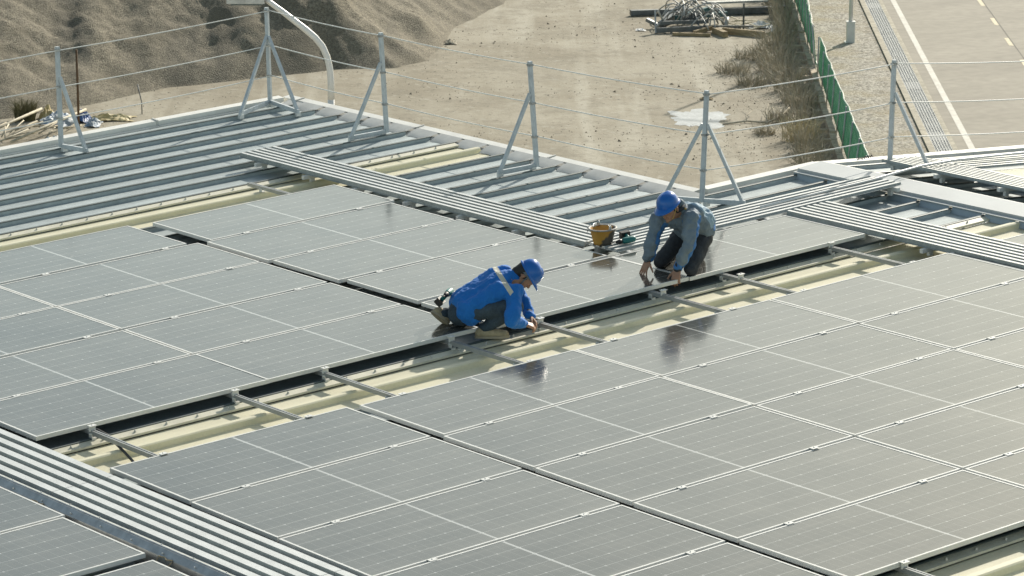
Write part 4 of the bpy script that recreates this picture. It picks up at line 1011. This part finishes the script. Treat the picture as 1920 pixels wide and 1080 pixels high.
head(m, K['head'], kf, ku); limb(m, [K['neckb'] - (K['neckb'] - K['chest']) * .2, K['head'] - ku.normalized() * .06], [.062, .056])
limb(m, [K['pelvis'], K['waist'], K['chest'], K['neckb']], [.075, .075, .08, .06]); limb(m, [K['shR'], K['chest'], K['shL']], [.04, .07, .04])
for q in 'RL':
    limb(m, [K['sh' + q], K['el' + q], K['wr' + q]], [.048, .038, .027]); limb(m, [K['hip' + q], K['knee' + q], K['ank' + q]], [.08, .05, .036]); limb(m, [K['pelvis'], K['hip' + q]], [.1, .08])
hand(m, K['wrR'], V((-.42, .05, -.78)), V((-.8, .0, .45)), V((.0, -1, 0)), curl=(.12, .08, .10, .16), spread=.24, size=1.08, tcurl=.1)
hand(m, K['wrL'], V((-.45, -.30, -.62)), V((-.5, -.35, .6)), V((-.5, .8, .2)), curl=(.55, .6, .62, .65), spread=.07, size=1.08)
w2 = remesh(build('person', m, M['skin'], None, org2, ROOF), .0055, 2)
tag(w2, 'person in a grey and blue jacket and blue helmet kneeling, hands on a panel', 'person')
face_parts(w2, K['head'], kf, ku, M['eye'], M['hair'])
helmet(w2, K['head'] + ku.normalized() * .048 + kf.normalized() * .004, kf, ku, M['helmet'], M['strapy'])
def jacket2():
    mm = bpy.data.materials.new('grey_blue_jacket'); mm.use_nodes = True; g = NG(mm); b = g.N['Principled BSDF']
    tc = g.N.new('ShaderNodeTexCoord'); o = tc.outputs['Object']
    grey = g.mix(g.noise(o, 8, 5), (.12, .165, .205, 1), (.20, .25, .29, 1)); blue = g.mix(g.noise(o, 8, 5), (.035, .13, .34, 1), (.07, .21, .46, 1)); sky_ = g.mix(g.noise(o, 6, 5), (.22, .33, .42, 1), (.33, .44, .52, 1))
    def near(a, c, off, r):
        a, c = a + V(off) - org2, c + V(off) - org2; d = (c - a).normalized(); mid = (a + c) / 2
        n = g.N.new('ShaderNodeVectorMath'); n.operation = 'SUBTRACT'; g.L.new(o, n.inputs[0]); n.inputs[1].default_value = a
        cr_ = g.N.new('ShaderNodeVectorMath'); cr_.operation = 'CROSS_PRODUCT'; g.L.new(n.outputs[0], cr_.inputs[0]); cr_.inputs[1].default_value = d
        ln = g.N.new('ShaderNodeVectorMath'); ln.operation = 'LENGTH'; g.L.new(cr_.outputs[0], ln.inputs[0])
        t = g.m('SUBTRACT', g.dot(o, d), mid.dot(d))
        return g.m('MULTIPLY', g.m('LESS_THAN', ln.outputs['Value'], r), g.m('LESS_THAN', g.m('ABSOLUTE', t), (c - a).length / 2 + .03))
    so = VR * .075
    f = g.m('MAXIMUM', near(K['shL'], K['elL'], so, .047), near(K['elL'], K['wrL'], so * .75, .038))
    f = g.m('MAXIMUM', f, near(K['shR'], K['elR'], VR * .06 + VT * .03, .042)); f = g.m('MAXIMUM', f, near(K['elR'], K['wrR'], VR * .05 + VT * .02, .034))
    f = g.m('MAXIMUM', f, near(K['elL'].lerp(K['wrL'], .84), K['elL'].lerp(K['wrL'], .86), (0, 0, 0), .2)); 
    f = g.m('MAXIMUM', f, near(K['shR'].lerp(K['shL'], .38), K['shR'].lerp(K['shL'], .62), VT * .10 - VU * .10, .085))
    f = g.m('MAXIMUM', f, near(K['pelvis'], K['pelvis'] + VR * .2, VT * .16 + VU * .06, .05))
    up_ = g.m('MULTIPLY', g.m('GREATER_THAN', g.dot(o, (K['neckb'] - K['pelvis']).normalized()), (K['waist'] - org2).dot((K['neckb'] - K['pelvis']).normalized()) + .0), g.m('GREATER_THAN', g.dot(o, V((.85, .1, .55))), (K['chest'] - org2).dot(V((.85, .1, .55))) + .05))
    col = g.mix(up_, grey, sky_); col = g.mix(f, col, blue)
    g.L.new(col, b.inputs['Base Color']); b.inputs['Roughness'].default_value = .7; b.inputs['Specular IOR Level'].default_value = .3
    bp = g.N.new('ShaderNodeBump'); bp.inputs['Strength'].default_value = .35; bp.inputs['Distance'].default_value = .02
    g.L.new(g.noise(o, 22, 5), bp.inputs['Height']); g.L.new(bp.outputs[0], b.inputs['Normal']); return mm
m = MB(); ax = (K['neckb'] - K['pelvis']).normalized(); side = (K['shL'] - K['shR']).normalized(); hem = K['pelvis'] + ax * .02 + V((0, 0, .0))
for q, k in (('R', -1), ('L', 1)):
    limb(m, [hem + side * k * .08, K['waist'] + side * k * .085, K['chest'] + side * k * .09, K['sh' + q]], [.128, .126, .120, .078])
    limb(m, [K['sh' + q], K['sh' + q].lerp(K['el' + q], .55), K['el' + q], K['el' + q].lerp(K['wr' + q], .55), K['el' + q].lerp(K['wr' + q], .88)], [.080, .070, .062, .055, .048])
limb(m, [hem, K['waist'], K['chest'], K['neckb']], [.13, .135, .135, .08])
remesh(build('jacket', m, jacket2(), w2), .0075, 4, [(.12, .05), (.06, .016)])
m = MB(); nb = K['neckb'].lerp(K['head'], .30)
for i in range(12):
    a0, a1 = [2 * math.pi * (i + t) / 12 for t in (0, 1)]; f_, u_, s_ = basis(kf, K['head'] - K['neckb'] + ku * .2)
    m.caps(nb + (s_ * math.cos(a0) + f_ * math.sin(a0)) * .068, nb + (s_ * math.cos(a1) + f_ * math.sin(a1)) * .068, .022, .022, n=8, rings=3)
remesh(build('collar', m, M['trous'], w2), .007, 2)
for q, d_ in (('R', (K['wrR'] - K['elR'])), ('L', (K['wrL'] - K['elL']))):
    m = MB(); d_ = d_.normalized(); m.caps(K['wr' + q] - d_ * .045, K['wr' + q] - d_ * .006, .043, .040); remesh(build('cuff', m, M['trous'], w2), .006, 2)
m = MB(); fr = K['chest'] + VT * .125 - VR * .02
m.sweep([K['neckb'] + VT * .07 + VR * .045, fr + VU * .05 + VR * .03, fr - VU * .02, fr - VU * .10 - VR * .0 + VT * .0, K['waist'] + VT * .14], .011, 6)
m.sweep([K['neckb'] + VT * .07 - VR * .06, fr + VU * .0 - VR * .06, fr - VU * .03], .010, 6); m.caps(fr - VU * .02, fr - VU * .05, .022, .018, n=8, rings=3); build('lanyard', m, M['strapy'], w2)
m = MB()
limb(m, [K['pelvis'], K['pelvis'] + ax * .08], [.135, .12])
for q in 'RL':
    limb(m, [K['pelvis'], K['hip' + q], K['hip' + q].lerp(K['knee' + q], .5), K['knee' + q]], [.125, .108, .090, .066])
    limb(m, [K['knee' + q], K['knee' + q].lerp(K['ank' + q], .4), K['ank' + q]], [.064, .066, .050])
remesh(build('trousers', m, M['trous'], w2), .0075, 4, [(.09, .024), (.04, .008)])
for q in 'LR': shoe(w2, K['ank' + q] + V((.02, .0, .055)), K['toe' + q] + V((.02, .0, .01)), (.55, .2, .6), K['ank' + q], 'trous', 'black')

# ------------------------------------------------------------------ bucket, drills
bz = V((4.86, 2.62, .028)); o = empty('bucket', bz); tag(o, 'dirty orange bucket standing at the near end of the ribbed walkway', 'bucket')
def bucket_mat():
    m = bpy.data.materials.new('orange_bucket'); m.use_nodes = True; g = NG(m); b = g.N['Principled BSDF']; tc = g.N.new('ShaderNodeTexCoord'); ob = tc.outputs['Object']
    sp = g.N.new('ShaderNodeSeparateXYZ'); g.L.new(ob, sp.inputs[0])
    f = g.m('ADD', g.m('MULTIPLY', g.dot(ob, V((.78, -.62, 0))), 4.2), g.m('MULTIPLY', sp.outputs[2], -4.2)); f = g.m('ADD', f, g.m('MULTIPLY', g.noise(ob, 14, 5), .55))
    col = g.mix(g.ramp(f, .02, .12), (.55, .30, .055, 1), (.085, .08, .065, 1)); g.L.new(col, b.inputs['Base Color']); b.inputs['Roughness'].default_value = .55; return m
T4 = Matrix.Translation(bz) @ Matrix.Diagonal((1.18, 1.18, .86, 1)); m = MB()
m.lathe([(.001, .002), (.072, .002), (.076, .0), (.082, .03), (.106, .178), (.108, .180), (.106, .182), (.102, .178), (.078, .03), (.001, .012)], T4, 32); build('bucket_body', m, bucket_mat(), o)
m = MB(); m.lathe([(.106, .172), (.119, .174), (.122, .182), (.117, .190), (.106, .188), (.103, .180)], T4, 32); build('rim', m, mat('bucket_rim', (.42, .40, .36), .6, 0, .2, 20), o)
e1, e2 = bz + V((.70, .70, 0)).normalized() * .12 * 0 + VR * -.02 + V((.06, .10, .160)), bz + VR * .06 + V((-.05, -.08, .160))
m = MB()
for e in (e1, e2): m.caps(e, e + V((0, 0, .03)), .018, .012, n=10, rings=3)
m.sweep([e1 + V((0, 0, .02)), e1 + V((-.09, -.03, .03)), bz + VR * -.09 + V((-.02, -.02, .17)), bz + VR * -.03 + V((0, 0, .19)), e2 + V((.02, .05, .035)), e2 + V((0, 0, .02))], .0045, 6)
m.sweep([bz + VR * -.12 + V((0, 0, .19)), bz + VR * -.15 + V((0, 0, .15)), bz + VR * -.155 + V((.01, 0, .11))], .003, 5); build('bail_handle', m, M['galv'], o)
M['tealp'] = mat('teal_plastic', (.012, .16, .15), .4, 0, .08, 8)
def drill(loc, ax, side, up, label):
    a, s, u = V(ax).normalized(), V(side), V(up).normalized(); s = (s - a * s.dot(a)).normalized(); p = V(loc)
    o = empty('cordless_drill', p); tag(o, label, 'drill')
    m = MB(); m.chain([p, p + a * .05, p + a * .10], [.030, .034, .030], n=14); m.chain([p + a * .065, p + a * .075 + s * .06, p + a * .085 + s * .11], [.021, .018, .021], n=12); build('drill_body', m, M['tealp'], o)
    m = MB(); m.sweep([p - a * .03, p - a * .055, p - a * .075, p - a * .088], [.024, .023, .016, .010], 14); m.sweep([p - a * .088, p - a * .15], .0045, 6); build('chuck', m, M['black'], o)
    m = MB(); q = p + a * .088 + s * .135; w_ = a.cross(s).normalized(); m4 = Matrix((a, w_, s)).transposed().to_4x4(); m4.translation = q
    m.box((-.055, -.036, -.025), (.040, .036, .028), 0, m4); m.box((-.045, -.030, .028), (.030, .030, .034), 0, m4); build('battery', m, M['black'], o)
    return o
drill((4.985, 2.45, .062), (.75, -.16, .03), (.55, .80, .12), (0, 0, 1), 'teal and black cordless drill lying right of the orange bucket')
drill((2.075, 1.455, .285), VR * .25 - VT * .9 + VU * .2, VR * -.55 - VU * .50 + VT * .45, (0, 0, 1), 'teal and black cordless drill hanging behind the crouching worker')
